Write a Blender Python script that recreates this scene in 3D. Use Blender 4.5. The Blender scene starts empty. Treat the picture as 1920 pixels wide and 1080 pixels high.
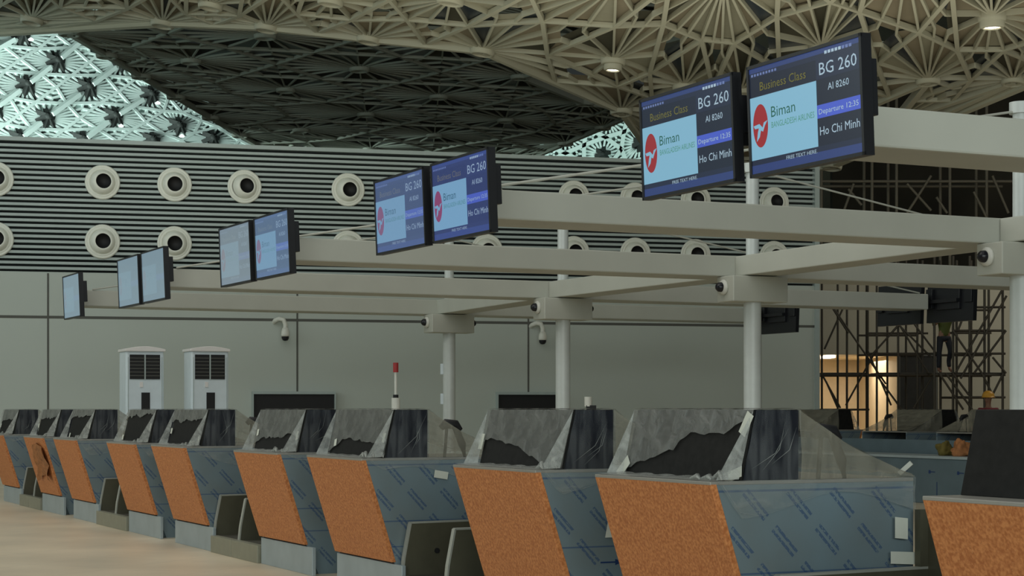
import bpy, bmesh, math, random
from mathutils import Vector, Matrix
from mathutils.geometry import delaunay_2d_cdt
random.seed(7)
PI = math.pi
SC = bpy.context.scene
COL = SC.collection

# ------------------------------------------------------------------ camera
F = 3450.0            # focal length in pixels of a 1920 wide frame
EYE = 1.5             # eye height
HOR = 768.0           # horizon row
cd = bpy.data.cameras.new('camera'); cam = bpy.data.objects.new('camera', cd); COL.objects.link(cam)
cam.location = (0, 0, EYE); cam.rotation_euler = (PI/2, 0, 0)
cd.sensor_width = 36; cd.lens = F/1920*36; cd.shift_y = (HOR-540)/1920; cd.clip_end = 600
SC.camera = cam
SC.view_settings.view_transform = 'Standard'; SC.view_settings.look = 'None'
SC.view_settings.gamma = 1; SC.view_settings.use_curve_mapping = False
SC.view_settings.exposure = 0.0
w = bpy.data.worlds.new('world'); SC.world = w; w.use_nodes = True
w.node_tree.nodes['Background'].inputs[0].default_value = (0.62, 0.72, 0.70, 1)
w.node_tree.nodes['Background'].inputs[1].default_value = 0.035

def area(name, loc, target, sx, sy, power, color=(1, 1, 1)):
    l = bpy.data.lights.new(name, 'AREA'); l.shape = 'RECTANGLE'; l.size = sx; l.size_y = sy
    l.energy = power; l.color = color
    o = bpy.data.objects.new(name, l); COL.objects.link(o); o.location = loc
    d = Vector(target)-Vector(loc); o.rotation_euler = d.to_track_quat('-Z', 'Y').to_euler()
    return o
area('fill_camera_side', (4, -10, 6), (3, 22, 2), 26, 9, 3000, (0.90, 1.0, 0.98))  # added fill from behind the camera for the faces turned towards it
area('daylight_left', (-30, 16, 9), (2, 24, 2), 24, 9, 1500, (0.84, 1.0, 0.97))
area('fill_aisle', (-11, 21, 12), (-9, 20, 0), 10, 24, 950, (1.0, 0.98, 0.90))  # added overhead fill that lifts the aisle floor and desk fronts
area('fill_desks', (-2, 14, 13), (-2, 16, 0), 18, 26, 650, (1.0, 0.97, 0.90))  # invented soft light source above the desks
area('fill_wall', (-2, 33, 11.0), (-1, 44, 3), 30, 5, 290, (0.84, 1.0, 0.95))  # overhead light added to brighten the back wall
area('fill_right', (17, 44, 9.0), (12, 50, 2), 8, 4, 260, (1.0, 0.96, 0.84))  # added light for the otherwise unlit rear wall at right
area('facade_far_left', (-29, 74, 8.5), (-21, 86, 20), 22, 8, 11000, (0.78, 1.0, 0.94)).data.spread = math.radians(120)
area('facade_far_middle', (9, 78, 8.5), (4.5, 88, 14.0), 8, 3, 700, (0.70, 1.0, 0.92)).data.spread = math.radians(120)
area('fill_hall_up', (6, 33, 5.6), (6, 36, 20), 30, 8, 520, (1.0, 0.99, 0.82))  # added upward fill for the near vault, stands for no real fixture
area('facade_left_high', (-20, 47, 7.5), (-13, 46, 12), 10, 3, 260, (0.74, 1.0, 0.96))
area('corridor_light', (10.5, 53, 2.9), (10.5, 53, 0), 3.0, 2.0, 115, (1.0, 0.85, 0.63))

# ------------------------------------------------------------------ materials
MATS = {}
def mat(name, col, rough=0.6, metal=0.0, noise=0.0, nscale=8.0, spec=0.4, emit=None, estr=0.0, coat=0.0):
    m = bpy.data.materials.new(name); m.use_nodes = True
    nt = m.node_tree; b = nt.nodes['Principled BSDF']
    b.inputs['Roughness'].default_value = rough; b.inputs['Metallic'].default_value = metal
    b.inputs['Specular IOR Level'].default_value = spec
    b.inputs['Coat Weight'].default_value = coat
    b.inputs['Base Color'].default_value = (*col, 1)
    tc = nt.nodes.new('ShaderNodeTexCoord'); n = nt.nodes.new('ShaderNodeTexNoise')
    n.inputs['Scale'].default_value = nscale; n.inputs['Detail'].default_value = 4
    nt.links.new(tc.outputs['Object'], n.inputs['Vector'])
    r = nt.nodes.new('ShaderNodeValToRGB')
    k = max(noise, 0.03)
    r.color_ramp.elements[0].color = (*[c*(1-k) for c in col], 1); r.color_ramp.elements[0].position = 0.3
    r.color_ramp.elements[1].color = (*[min(1, c*(1+k)) for c in col], 1); r.color_ramp.elements[1].position = 0.7
    nt.links.new(n.outputs['Fac'], r.inputs[0]); nt.links.new(r.outputs[0], b.inputs['Base Color'])
    if emit:
        b.inputs['Emission Color'].default_value = (*emit, 1); b.inputs['Emission Strength'].default_value = estr
    MATS[name] = m
    return m
def emis(name, col, s=1.0):
    m = bpy.data.materials.new(name); m.use_nodes = True; nt = m.node_tree
    b = nt.nodes['Principled BSDF']; b.inputs['Base Color'].default_value = (0.01, 0.01, 0.012, 1)
    b.inputs['Roughness'].default_value = 0.25
    b.inputs['Emission Color'].default_value = (*col, 1); b.inputs['Emission Strength'].default_value = s
    MATS[name] = m; return m
M = MATS
mat('steel_white', (0.50, 0.51, 0.45), 0.45, noise=0.04, nscale=1.5)
mat('column_white', (0.60, 0.64, 0.62), 0.3, noise=0.03)
mat('wall_panel', (0.46, 0.50, 0.46), 0.55, noise=0.03, nscale=0.4)
mat('joint', (0.10, 0.10, 0.09), 0.8)
mat('slat', (0.36, 0.42, 0.41), 0.45, noise=0.03)
mat('slat_void', (0.018, 0.022, 0.022), 0.9)
mat('nozzle_white', (0.72, 0.73, 0.66), 0.4)
mat('black', (0.008, 0.008, 0.009), 0.6)
mat('black_gloss', (0.012, 0.013, 0.018), 0.22)
mat('hood_black', (0.013, 0.013, 0.012), 0.7, noise=0.25, nscale=20, spec=0.15)
mat('hood_end', (0.012, 0.014, 0.020), 0.2, spec=0.3)
mat('housing', (0.012, 0.013, 0.016), 0.4)
mat('olive_steel', (0.27, 0.265, 0.20), 0.42, metal=0.3, noise=0.06)
mat('olive_dark', (0.095, 0.090, 0.060), 0.42, metal=0.2, noise=0.08)
mat('plate_edge', (0.42, 0.43, 0.38), 0.4, metal=0.3)
mat('belt', (0.05, 0.048, 0.035), 0.7, noise=0.1)
mat('plinth_steel', (0.37, 0.43, 0.45), 0.42, metal=0.35, noise=0.06, nscale=5)
mat('counter', (0.30, 0.29, 0.26), 0.35, metal=0.2)
mat('tape', (0.62, 0.64, 0.56), 0.7)
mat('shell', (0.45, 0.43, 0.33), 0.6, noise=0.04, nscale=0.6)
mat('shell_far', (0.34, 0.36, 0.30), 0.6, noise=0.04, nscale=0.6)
mat('shell_daylit', (0.62, 0.70, 0.67), 0.5, noise=0.1, nscale=0.5)  # paler copy of the shell tone, teal daylight put into the colour
mat('panel_tan2', (0.33, 0.31, 0.23), 0.7)
mat('panel_tan', (0.25, 0.21, 0.145), 0.7, noise=0.15, nscale=0.5)
mat('panel_dark', (0.06, 0.055, 0.035), 0.8)
mat('panel_navy', (0.014, 0.022, 0.035), 0.3)
mat('panel_teal', (0.015, 0.05, 0.052), 0.3)
mat('panel_pale', (0.50, 0.62, 0.59), 0.5, noise=0.3, nscale=0.7)  # daylit infill, the brightness is partly in the colour
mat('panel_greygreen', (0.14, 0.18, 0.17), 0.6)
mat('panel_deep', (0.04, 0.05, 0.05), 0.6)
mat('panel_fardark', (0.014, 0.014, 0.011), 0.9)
mat('node_dark', (0.02, 0.022, 0.02), 0.7)
mat('cooler_white', (0.62, 0.70, 0.74), 0.3)
mat('cooler_top', (0.72, 0.70, 0.68), 0.3)
mat('grille', (0.010, 0.010, 0.010), 0.6)
mat('cctv_white', (0.66, 0.66, 0.60), 0.4)
mat('scaffold', (0.055, 0.045, 0.032), 0.5, metal=0.3)
mat('scaffold_pale', (0.16, 0.14, 0.10), 0.6)
mat('back_wall', (0.40, 0.37, 0.29), 0.7, noise=0.05, nscale=0.5)
mat('corridor', (0.72, 0.62, 0.46), 0.6)
mat('door_dark', (0.022, 0.022, 0.020), 0.7, noise=0.2)
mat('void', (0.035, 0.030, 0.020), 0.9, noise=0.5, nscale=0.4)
mat('red', (0.35, 0.03, 0.03), 0.5)
mat('skin', (0.22, 0.11, 0.07), 0.6)
mat('vest', (0.07, 0.085, 0.015), 0.7)
mat('vest_orange', (0.42, 0.10, 0.02), 0.7)
mat('trousers', (0.014, 0.015, 0.020), 0.8)
mat('shirt', (0.16, 0.02, 0.03), 0.8)
mat('helmet', (0.60, 0.30, 0.04), 0.3)
mat('bag', (0.34, 0.14, 0.05), 0.8, noise=0.3, nscale=15)
mat('bag_olive', (0.13, 0.10, 0.02), 0.8)
emis('lamp', (1.0, 0.95, 0.80), 6.0)
emis('lamp_cool', (0.85, 1.0, 0.95), 3.0)

def terracotta():
    m = bpy.data.materials.new('terracotta_board'); m.use_nodes = True; nt = m.node_tree; L = nt.links.new
    b = nt.nodes['Principled BSDF']; b.inputs['Roughness'].default_value = 0.6
    tc = nt.nodes.new('ShaderNodeTexCoord')
    n1 = nt.nodes.new('ShaderNodeTexNoise'); n1.inputs['Scale'].default_value = 55; n1.inputs['Detail'].default_value = 3
    n2 = nt.nodes.new('ShaderNodeTexNoise'); n2.inputs['Scale'].default_value = 2.2
    v = nt.nodes.new('ShaderNodeTexVoronoi'); v.inputs['Scale'].default_value = 42
    for q in (n1, n2, v): L(tc.outputs['Object'], q.inputs['Vector'])
    r = nt.nodes.new('ShaderNodeValToRGB')
    r.color_ramp.elements[0].position = 0.36; r.color_ramp.elements[0].color = (0.40, 0.125, 0.032, 1)
    r.color_ramp.elements[1].position = 0.66; r.color_ramp.elements[1].color = (0.62, 0.245, 0.080, 1)
    L(n1.outputs['Fac'], r.inputs[0])
    r2 = nt.nodes.new('ShaderNodeValToRGB')
    r2.color_ramp.elements[0].position = 0.05; r2.color_ramp.elements[0].color = (1, 1, 1, 1)
    r2.color_ramp.elements[1].position = 0.13; r2.color_ramp.elements[1].color = (0, 0, 0, 1)
    L(v.outputs['Distance'], r2.inputs[0])
    mx = nt.nodes.new('ShaderNodeMix'); mx.data_type = 'RGBA'
    mx.inputs['B'].default_value = (0.66, 0.42, 0.22, 1)
    mul = nt.nodes.new('ShaderNodeMath'); mul.operation = 'MULTIPLY'; mul.inputs[1].default_value = 0.5
    L(r2.outputs[0], mul.inputs[0]); L(mul.outputs[0], mx.inputs['Factor']); L(r.outputs[0], mx.inputs['A'])
    mx2 = nt.nodes.new('ShaderNodeMix'); mx2.data_type = 'RGBA'; mx2.blend_type = 'MULTIPLY'; mx2.inputs['Factor'].default_value = 0.35
    L(mx.outputs['Result'], mx2.inputs['A']); L(n2.outputs['Color'], mx2.inputs['B'])
    L(mx.outputs['Result'], b.inputs['Base Color'])
    M['terracotta'] = m
terracotta()

def film():
    """blue protective film over steel, with two-line diagonal print"""
    m = bpy.data.materials.new('blue_film'); m.use_nodes = True; nt = m.node_tree; L = nt.links.new
    b = nt.nodes['Principled BSDF']; b.inputs['Roughness'].default_value = 0.4; b.inputs['Metallic'].default_value = 0.12
    tc = nt.nodes.new('ShaderNodeTexCoord'); sp = nt.nodes.new('ShaderNodeSeparateXYZ'); L(tc.outputs['Object'], sp.inputs[0])
    def mth(op, a, bb=None, c=None):
        n = nt.nodes.new('ShaderNodeMath'); n.operation = op
        for i, q in enumerate((a, bb, c)):
            if q is None: continue
            if isinstance(q, (int, float)): n.inputs[i].default_value = q
            else: L(q, n.inputs[i])
        return n.outputs[0]
    y, z = sp.outputs[1], sp.outputs[2]
    c_, s_ = math.cos(math.radians(47)), math.sin(math.radians(47))
    a = mth('SUBTRACT', mth('MULTIPLY', y, c_), mth('MULTIPLY', z, s_))      # along the print
    t = mth('ADD', mth('MULTIPLY', y, s_), mth('MULTIPLY', z, c_))           # across
    PT = 0.21
    tt = mth('ADD', mth('DIVIDE', t, PT), 20.3)
    idx = mth('FLOOR', tt); fr = mth('FRACT', tt)
    l1 = mth('LESS_THAN', mth('ABSOLUTE', mth('SUBTRACT', fr, 0.42)), 0.042)
    l2 = mth('LESS_THAN', mth('ABSOLUTE', mth('SUBTRACT', fr, 0.58)), 0.042)
    aa = mth('SUBTRACT', mth('DIVIDE', a, 0.28), mth('MULTIPLY', idx, 0.70))
    dash = mth('LESS_THAN', mth('FRACT', mth('ADD', aa, 50.0)), 0.72)
    n = nt.nodes.new('ShaderNodeTexNoise'); n.inputs['Scale'].default_value = 70; L(tc.outputs['Object'], n.inputs['Vector'])
    brk = mth('GREATER_THAN', n.outputs['Fac'], 0.42)
    mk = mth('MULTIPLY', mth('MULTIPLY', mth('ADD', l1, l2), dash), brk)
    h1 = mth('LESS_THAN', mth('ABSOLUTE', mth('SUBTRACT', z, 1.055)), 0.006)
    h2 = mth('LESS_THAN', mth('ABSOLUTE', mth('SUBTRACT', z, 0.600)), 0.005)
    h3 = mth('LESS_THAN', mth('ABSOLUTE', mth('SUBTRACT', z, 0.395)), 0.005)
    fac = mth('MINIMUM', mth('ADD', mth('MULTIPLY', mk, 0.6), mth('MULTIPLY', mth('ADD', h1, mth('ADD', h2, h3)), 0.6)), 0.85)
    n2 = nt.nodes.new('ShaderNodeTexNoise'); n2.inputs['Scale'].default_value = 1.6; n2.inputs['Detail'].default_value = 5
    L(tc.outputs['Object'], n2.inputs['Vector'])
    r = nt.nodes.new('ShaderNodeValToRGB')
    r.color_ramp.elements[0].position = 0.3; r.color_ramp.elements[0].color = (0.165, 0.205, 0.215, 1)
    r.color_ramp.elements[1].position = 0.7; r.color_ramp.elements[1].color = (0.180, 0.255, 0.295, 1)
    L(n2.outputs['Fac'], r.inputs[0])
    mx = nt.nodes.new('ShaderNodeMix'); mx.data_type = 'RGBA'; mx.inputs['B'].default_value = (0.012, 0.055, 0.17, 1)
    L(fac, mx.inputs['Factor']); L(r.outputs[0], mx.inputs['A']); L(mx.outputs['Result'], b.inputs['Base Color'])
    M['film'] = m
film()
mat('film_plain', (0.12, 0.165, 0.19), 0.4, metal=0.3, noise=0.12, nscale=2)
mat('film_ink', (0.010, 0.035, 0.12), 0.5)

def plastic(name, col, a0, a1, scale=6, stretch=(1, 1, 1), rough=0.25, gl=0.25):
    m = bpy.data.materials.new(name); m.use_nodes = True; nt = m.node_tree; L = nt.links.new
    b = nt.nodes['Principled BSDF']
    b.inputs['Base Color'].default_value = (*col, 1); b.inputs['Roughness'].default_value = rough
    b.inputs['Specular IOR Level'].default_value = gl
    tc = nt.nodes.new('ShaderNodeTexCoord'); mp = nt.nodes.new('ShaderNodeMapping'); mp.inputs['Scale'].default_value = stretch
    mp.inputs['Rotation'].default_value = (0.6, 0.2, 0)
    n = nt.nodes.new('ShaderNodeTexNoise'); n.inputs['Scale'].default_value = scale; n.inputs['Detail'].default_value = 6
    n.inputs['Distortion'].default_value = 0.8
    L(tc.outputs['Object'], mp.inputs[0]); L(mp.outputs[0], n.inputs['Vector'])
    r = nt.nodes.new('ShaderNodeMapRange'); r.inputs['From Min'].default_value = 0.35; r.inputs['From Max'].default_value = 0.68
    r.inputs['To Min'].default_value = a0; r.inputs['To Max'].default_value = a1
    L(n.outputs['Fac'], r.inputs['Value']); L(r.outputs[0], b.inputs['Alpha'])
    bm_ = nt.nodes.new('ShaderNodeBump'); bm_.inputs['Strength'].default_value = 0.6; bm_.inputs['Distance'].default_value = 0.02
    L(n.outputs['Fac'], bm_.inputs['Height']); L(bm_.outputs[0], b.inputs['Normal'])
    M[name] = m
plastic('plastic_milky', (0.205, 0.21, 0.195), 0.55, 0.80, 9)
plastic('plastic_clear', (0.42, 0.45, 0.46), 0.01, 0.16, 5, (1, 3, 0.6), 0.15, 0.5)
plastic('plastic_veil', (0.33, 0.315, 0.25), 0.36, 0.60, 4, (1, 2, 1))
plastic('plastic_fold', (0.46, 0.48, 0.45), 0.30, 0.70, 12)
plastic('plastic_hang', (0.40, 0.43, 0.41), 0.10, 0.34, 5, (1, 1, 2.5), 0.2, 0.6)

def floor_mat():
    m = bpy.data.materials.new('stone_floor'); m.use_nodes = True; nt = m.node_tree; L = nt.links.new
    b = nt.nodes['Principled BSDF']; b.inputs['Roughness'].default_value = 0.38
    tc = nt.nodes.new('ShaderNodeTexCoord')
    n = nt.nodes.new('ShaderNodeTexNoise'); n.inputs['Scale'].default_value = 0.9; n.inputs['Detail'].default_value = 7
    mp = nt.nodes.new('ShaderNodeMapping'); mp.inputs['Rotation'].default_value = (0, 0, math.radians(26))
    br = nt.nodes.new('ShaderNodeTexBrick'); br.offset = 0; br.inputs['Scale'].default_value = 1.0
    br.inputs['Brick Width'].default_value = 1.0; br.inputs['Row Height'].default_value = 1.0; br.inputs['Mortar Size'].default_value = 0.006
    br.inputs['Color1'].default_value = (0.70, 0.60, 0.44, 1); br.inputs['Color2'].default_value = (0.66, 0.575, 0.43, 1)
    br.inputs['Mortar'].default_value = (0.55, 0.48, 0.36, 1)
    L(tc.outputs['Object'], n.inputs['Vector']); L(tc.outputs['Object'], mp.inputs[0]); L(mp.outputs[0], br.inputs['Vector'])
    r = nt.nodes.new('ShaderNodeValToRGB'); r.color_ramp.elements[0].color = (0.78, 0.78, 0.78, 1); r.color_ramp.elements[0].position = 0.3
    r.color_ramp.elements[1].color = (1, 1, 1, 1); r.color_ramp.elements[1].position = 0.7
    L(n.outputs['Fac'], r.inputs[0])
    mx = nt.nodes.new('ShaderNodeMix'); mx.data_type = 'RGBA'; mx.blend_type = 'MULTIPLY'; mx.inputs['Factor'].default_value = 1
    L(br.outputs['Color'], mx.inputs['A']); L(r.outputs[0], mx.inputs['B']); L(mx.outputs['Result'], b.inputs['Base Color'])
    M['floor'] = m
floor_mat()

# ------------------------------------------------------------------ mesh helpers
class MB:
    def __init__(s): s.v = []; s.f = []; s.m = []; s.mi = []; s.sm = []
    def mid(s, m):
        if m not in s.m: s.m.append(m)
        return s.m.index(m)
    def add(s, vs, fs, m, smooth=False):
        o = len(s.v); s.v += [tuple(q) for q in vs]
        k = s.mid(m)
        for f in fs: s.f.append([i+o for i in f]); s.mi.append(k); s.sm.append(smooth)
        return s
    def box(s, x0, x1, y0, y1, z0, z1, m):
        return s.add([(x0, y0, z0), (x1, y0, z0), (x1, y1, z0), (x0, y1, z0), (x0, y0, z1), (x1, y0, z1), (x1, y1, z1), (x0, y1, z1)],
                     [(0, 3, 2, 1), (4, 5, 6, 7), (0, 1, 5, 4), (1, 2, 6, 5), (2, 3, 7, 6), (3, 0, 4, 7)], m)
    def prism_x(s, x0, x1, poly, m):
        """poly of (y,z) extruded along x"""
        n = len(poly)
        vs = [(x0, y, z) for y, z in poly]+[(x1, y, z) for y, z in poly]
        fs = [tuple(range(n)), tuple(range(2*n-1, n-1, -1))]+[(i, i+n, (i+1) % n+n, (i+1) % n) for i in range(n)]
        return s.add(vs, fs, m)
    def bar(s, a, b, wd, dp, m, up=(0, 0, 1)):
        a = Vector(a); b = Vector(b); d = (b-a).normalized(); up = Vector(up)
        sx = d.cross(up)
        if sx.length < 1e-4: sx = d.cross(Vector((1, 0, 0)))
        sx.normalize(); u = sx.cross(d).normalized()
        c = [(-1, -1), (1, -1), (1, 1), (-1, 1)]
        vs = [p+sx*(i*wd/2)+u*(j*dp/2) for p in (a, b) for i, j in c]
        return s.add(vs, [(0, 1, 2, 3), (7, 6, 5, 4), (0, 4, 5, 1), (1, 5, 6, 2), (2, 6, 7, 3), (3, 7, 4, 0)], m)
    def tube(s, pts, r, m, n=10, cap=True):
        pts = [Vector(p) for p in pts]; rs = r if isinstance(r, (list, tuple)) else [r]*len(pts)
        vs = []; fs = []
        ref = Vector((0, 0, 1))
        for i, p in enumerate(pts):
            d = (pts[min(i+1, len(pts)-1)]-pts[max(i-1, 0)]).normalized()
            rr = ref if abs(d.dot(ref)) < 0.95 else Vector((1, 0, 0))
            x = d.cross(rr).normalized(); y = x.cross(d)
            vs += [p+(x*math.cos(2*PI*k/n)+y*math.sin(2*PI*k/n))*rs[i] for k in range(n)]
        for i in range(len(pts)-1):
            for k in range(n):
                fs.append((i*n+k, i*n+(k+1) % n, (i+1)*n+(k+1) % n, (i+1)*n+k))
        s.add(vs, fs, m, True)
        if cap:
            o = len(pts)-1
            s.add(vs[:n], [tuple(range(n-1, -1, -1))], m); s.add(vs[o*n:], [tuple(range(n))], m)
        return s
    def lathe(s, prof, m, n=28, M4=None):
        """prof: (r, h) about local z, ms may be per-segment list"""
        vs = []; T = M4 or Matrix()
        for r, h in prof: vs += [T @ Vector((r*math.cos(2*PI*k/n), r*math.sin(2*PI*k/n), h)) for k in range(n)]
        o = len(s.v); s.v += [tuple(q) for q in vs]
        for i in range(len(prof)-1):
            mm = m[i] if isinstance(m, list) else m
            k_ = s.mid(mm)
            for k in range(n):
                s.f.append([o+i*n+k, o+i*n+(k+1) % n, o+(i+1)*n+(k+1) % n, o+(i+1)*n+k]); s.mi.append(k_); s.sm.append(True)
        return s
    def grid(s, fn, nu, nv, m, smooth=True):
        vs = [fn(i/nu, j/nv) for j in range(nv+1) for i in range(nu+1)]
        fs = [(j*(nu+1)+i, j*(nu+1)+i+1, (j+1)*(nu+1)+i+1, (j+1)*(nu+1)+i) for j in range(nv) for i in range(nu)]
        return s.add(vs, fs, m, smooth)
    def build(s, name, parent=None, bevel=0, recalc=False, solid=0):
        me = bpy.data.meshes.new(name); me.from_pydata([tuple(v) for v in s.v], [], s.f)
        for mm in s.m: me.materials.append(M[mm])
        me.polygons.foreach_set('material_index', s.mi); me.polygons.foreach_set('use_smooth', s.sm)
        me.update()
        if recalc:
            b = bmesh.new(); b.from_mesh(me); bmesh.ops.recalc_face_normals(b, faces=b.faces); b.to_mesh(me); b.free()
        o = bpy.data.objects.new(name, me); COL.objects.link(o)
        if parent: o.parent = parent
        if bevel:
            q = o.modifiers.new('bevel', 'BEVEL'); q.width = bevel; q.segments = 2; q.limit_method = 'ANGLE'
        if solid:
            q = o.modifiers.new('solid', 'SOLIDIFY'); q.thickness = solid
        return o
def tag(o, label, cat, group=None, kind=None):
    if label: o['label'] = label
    if cat: o['category'] = cat
    if group: o['group'] = group
    if kind: o['kind'] = kind
    return o
def thing(name, label, cat, loc=(0, 0, 0), rz=0.0, group=None):
    o = bpy.data.objects.new(name, None); COL.objects.link(o); o.location = loc; o.rotation_euler = (0, 0, rz)
    o.empty_display_size = 0.2
    return tag(o, label, cat, group)
def dup(root, loc, rz, label, group=None):
    r = root.copy(); COL.objects.link(r); r.location = loc; r.rotation_euler = (0, 0, rz); r['label'] = label
    if group: r['group'] = group
    for ch in list(root.children):
        c = ch.copy(); COL.objects.link(c); c.parent = r
        for g in ch.children:
            d = g.copy(); COL.objects.link(d); d.parent = c
    return r
def struct(o): o['kind'] = 'structure'; return o

# measured point: pixel of the photograph at a distance
def at(x, y, Y): return Vector(((x-960)/F*Y, Y, EYE-(y-HOR)/F*Y))
# check-in island frame: s = along the desk row going away, v = inward from the desk fronts
DX, DY = -0.4327, 0.9015
def W(s, v, z=0.0): return Vector((0.503+DX*s+DY*v, 11.14+DY*s-DX*v, z))
RZ = math.atan2(-DY, -DX)         # local +x = towards the camera along the row, local +y = inward
PER = 5.26

# ------------------------------------------------------------------ setting
b = MB(); b.box(-60, 60, -20, 120, -0.3, 0, 'floor'); struct(b.build('floor'))

# back wall: (X, 42 + .26 X)
WD = Vector((0.968, 0.2515, 0)).normalized(); WN = Vector((0.2515, -0.968, 0)).normalized()   # along, towards camera
WO = Vector((0, 42, 0))
def wall_u(px): 
    xp = (px-960)/F; X = xp*42/(1-0.26*xp); return X/WD.x
def wp(u, z, out=0.0): return WO+WD*u+WN*out+Vector((0, 0, z))
UL, UR = -26.0, wall_u(1535)
wrz = math.atan2(WD.y, WD.x)
root = thing('wall_back', None, None, WO, wrz); root['kind'] = 'structure'
b = MB(); b.box(UL, UR, 0, 0.35, 0, 4.45, 'wall_panel')
b.box(UL, UR, -0.03, 0.0, 0, 3.45, 'wall_panel'); b.box(UL, UR, -0.03, 0, 3.51, 4.42, 'wall_panel')
b.build('wall_panelling', root)
b = MB()
b.box(UL, UR, -0.032, -0.028, 3.45, 3.51, 'joint')
for px in (90, 557, 990, 1425):
    u = wall_u(px); b.box(u-0.02, u+0.02, -0.036, -0.029, 0, 4.42, 'joint')
b.build('panel_joint', root)
b = MB(); b.box(UL, UR, 0.10, 0.35, 4.45, 7.30, 'slat_void'); b.build('slat_backing', root)
b = MB()
z = 4.50
while z < 7.22:
    b.box(UL, UR, -0.03, 0.10, z, z+0.058, 'slat'); z += 0.1135
b.build('slats', root)
b = MB()
b.box(UL, UR, -0.05, 0.4, 7.235, 7.32, 'slat'); b.box(UR-0.12, UR, -0.06, 0.4, 0, 7.32, 'slat'); b.build('trim', root)

# ------------------------------------------------------------------ jet nozzles
def make_nozzle(tx, tz):
    t = thing('jet_nozzle', '', 'air nozzle', (0, 0, 0), wrz, 'round air nozzles on the slatted wall')
    R = Matrix.Rotation(PI/2, 4, 'X')      # local z -> -y (out of wall)
    b = MB(); b.lathe([(0.20, 0.0), (0.365, 0.0), (0.375, 0.02), (0.36, 0.045), (0.33, 0.05), (0.322, 0.038), (0.312, 0.05), (0.29, 0.06), (0.27, 0.045), (0.245, 0.01)], 'nozzle_white', 36, R)
    b.build('flange', t)
    T = R @ Matrix.Rotation(tx, 4, 'Y') @ Matrix.Rotation(tz, 4, 'X')
    b = MB(); b.lathe([(0.265, 0.0), (0.26, 0.06), (0.235, 0.12), (0.20, 0.16), (0.172, 0.175), (0.162, 0.17), (0.155, 0.10)], 'nozzle_white', 32, T)
    b.build('nozzle_ball', t)
    b = MB(); b.lathe([(0.160, 0.165), (0.15, 0.06), (0.0, 0.05)], 'black', 28, T)
    b.build('throat', t)
    return t
npx = [-8, 192, 327, 458, 652, 783, 912, 1075, 1190, 1303, 1450]
tilt = [(0.15, -0.1), (0.12, -.08), (0.0, 0.02), (0.25, -.05), (0.12, 0.05), (0, 0), (0.1, 0), (0.05, -.1), (0.1, -.1), (0.0, -.1), (0.1, -.1)]
ordn = ['leftmost', 'second from the left', 'third from the left', 'fourth from the left', 'fifth from the left', 'sixth from the left', 'seventh from the left', 'eighth from the left', 'ninth from the left', 'tenth from the left', 'rightmost']
for r_, zz in enumerate((6.40, 5.12)):
    for i, px in enumerate(npx):
        if r_ and i == 5: continue
        n_ = make_nozzle(tilt[i][0]*(1 if r_ == 0 else .4), tilt[i][1]+(0.05 if r_ else 0))
        n_.location = wp(wall_u(px), zz, 0.03)
        n_['label'] = 'round white air nozzle on slatted wall, %s in the %s row' % (ordn[i], 'upper' if r_ == 0 else 'lower')

# ------------------------------------------------------------------ openings, cameras on the wall
def hatch(x0, x1, label):
    u0, u1 = wall_u(x0), wall_u(x1)
    t = thing('baggage_hatch', label, 'wall opening', wp((u0+u1)/2, 0, 0.03), wrz, 'black openings at the foot of the back wall')
    h = (u1-u0)/2
    b = MB(); b.box(-h, h, -0.10, 0.0, 0.4, 1.84, 'black')
    b.build('black_curtain', t)
    b = MB(); b.box(-h-0.03, h+0.03, -0.16, 0.0, 1.84, 1.90, 'slat'); b.box(-h-0.03, -h, -0.16, 0, 0, 1.84, 'slat'); b.box(h, h+0.03, -0.16, 0, 0, 1.84, 'slat')
    b.box(-h, h, -0.14, 0, 0.0, 0.4, 'slat')
    b.build('frame', t)
hatch(474, 625, 'wide black opening in back wall just right of the two air coolers')
hatch(931, 1040, 'black opening in back wall partly behind a white column')

def wall_cctv(px, py, label):
    t = thing('wall_camera', label, 'security camera', wp(wall_u(px), EYE-(py-HOR)/F*41.5, 0.03), wrz, 'gooseneck cameras on the back wall')
    b = MB(); b.tube([(-0.13, 0.0, 0.05), (-0.13, -0.10, 0.08), (-0.05, -0.22, 0.12), (0.04, -0.25, 0.10), (0.08, -0.25, 0.0), (0.08, -0.25, -0.08)], 0.05, 'cctv_white', 12); b.build('gooseneck', t)
    T = Matrix.Translation((0.08, -0.25, -0.27))
    b = MB(); b.lathe([(0.0, 0.20), (0.06, 0.19), (0.085, 0.12), (0.095, 0.04), (0.09, 0.0), (0.0, 0.0)], 'cctv_white', 20, T); b.build('camera_body', t)
    b = MB(); b.lathe([(0.085, 0.0), (0.08, -0.05), (0.05, -0.09), (0.0, -0.10)], 'black_gloss', 20, T); b.build('lens_dome', t)
wall_cctv(525, 612, 'white gooseneck security camera on back wall, above the left black opening')
wall_cctv(1005, 614, 'white gooseneck security camera on back wall beside a white column')

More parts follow.
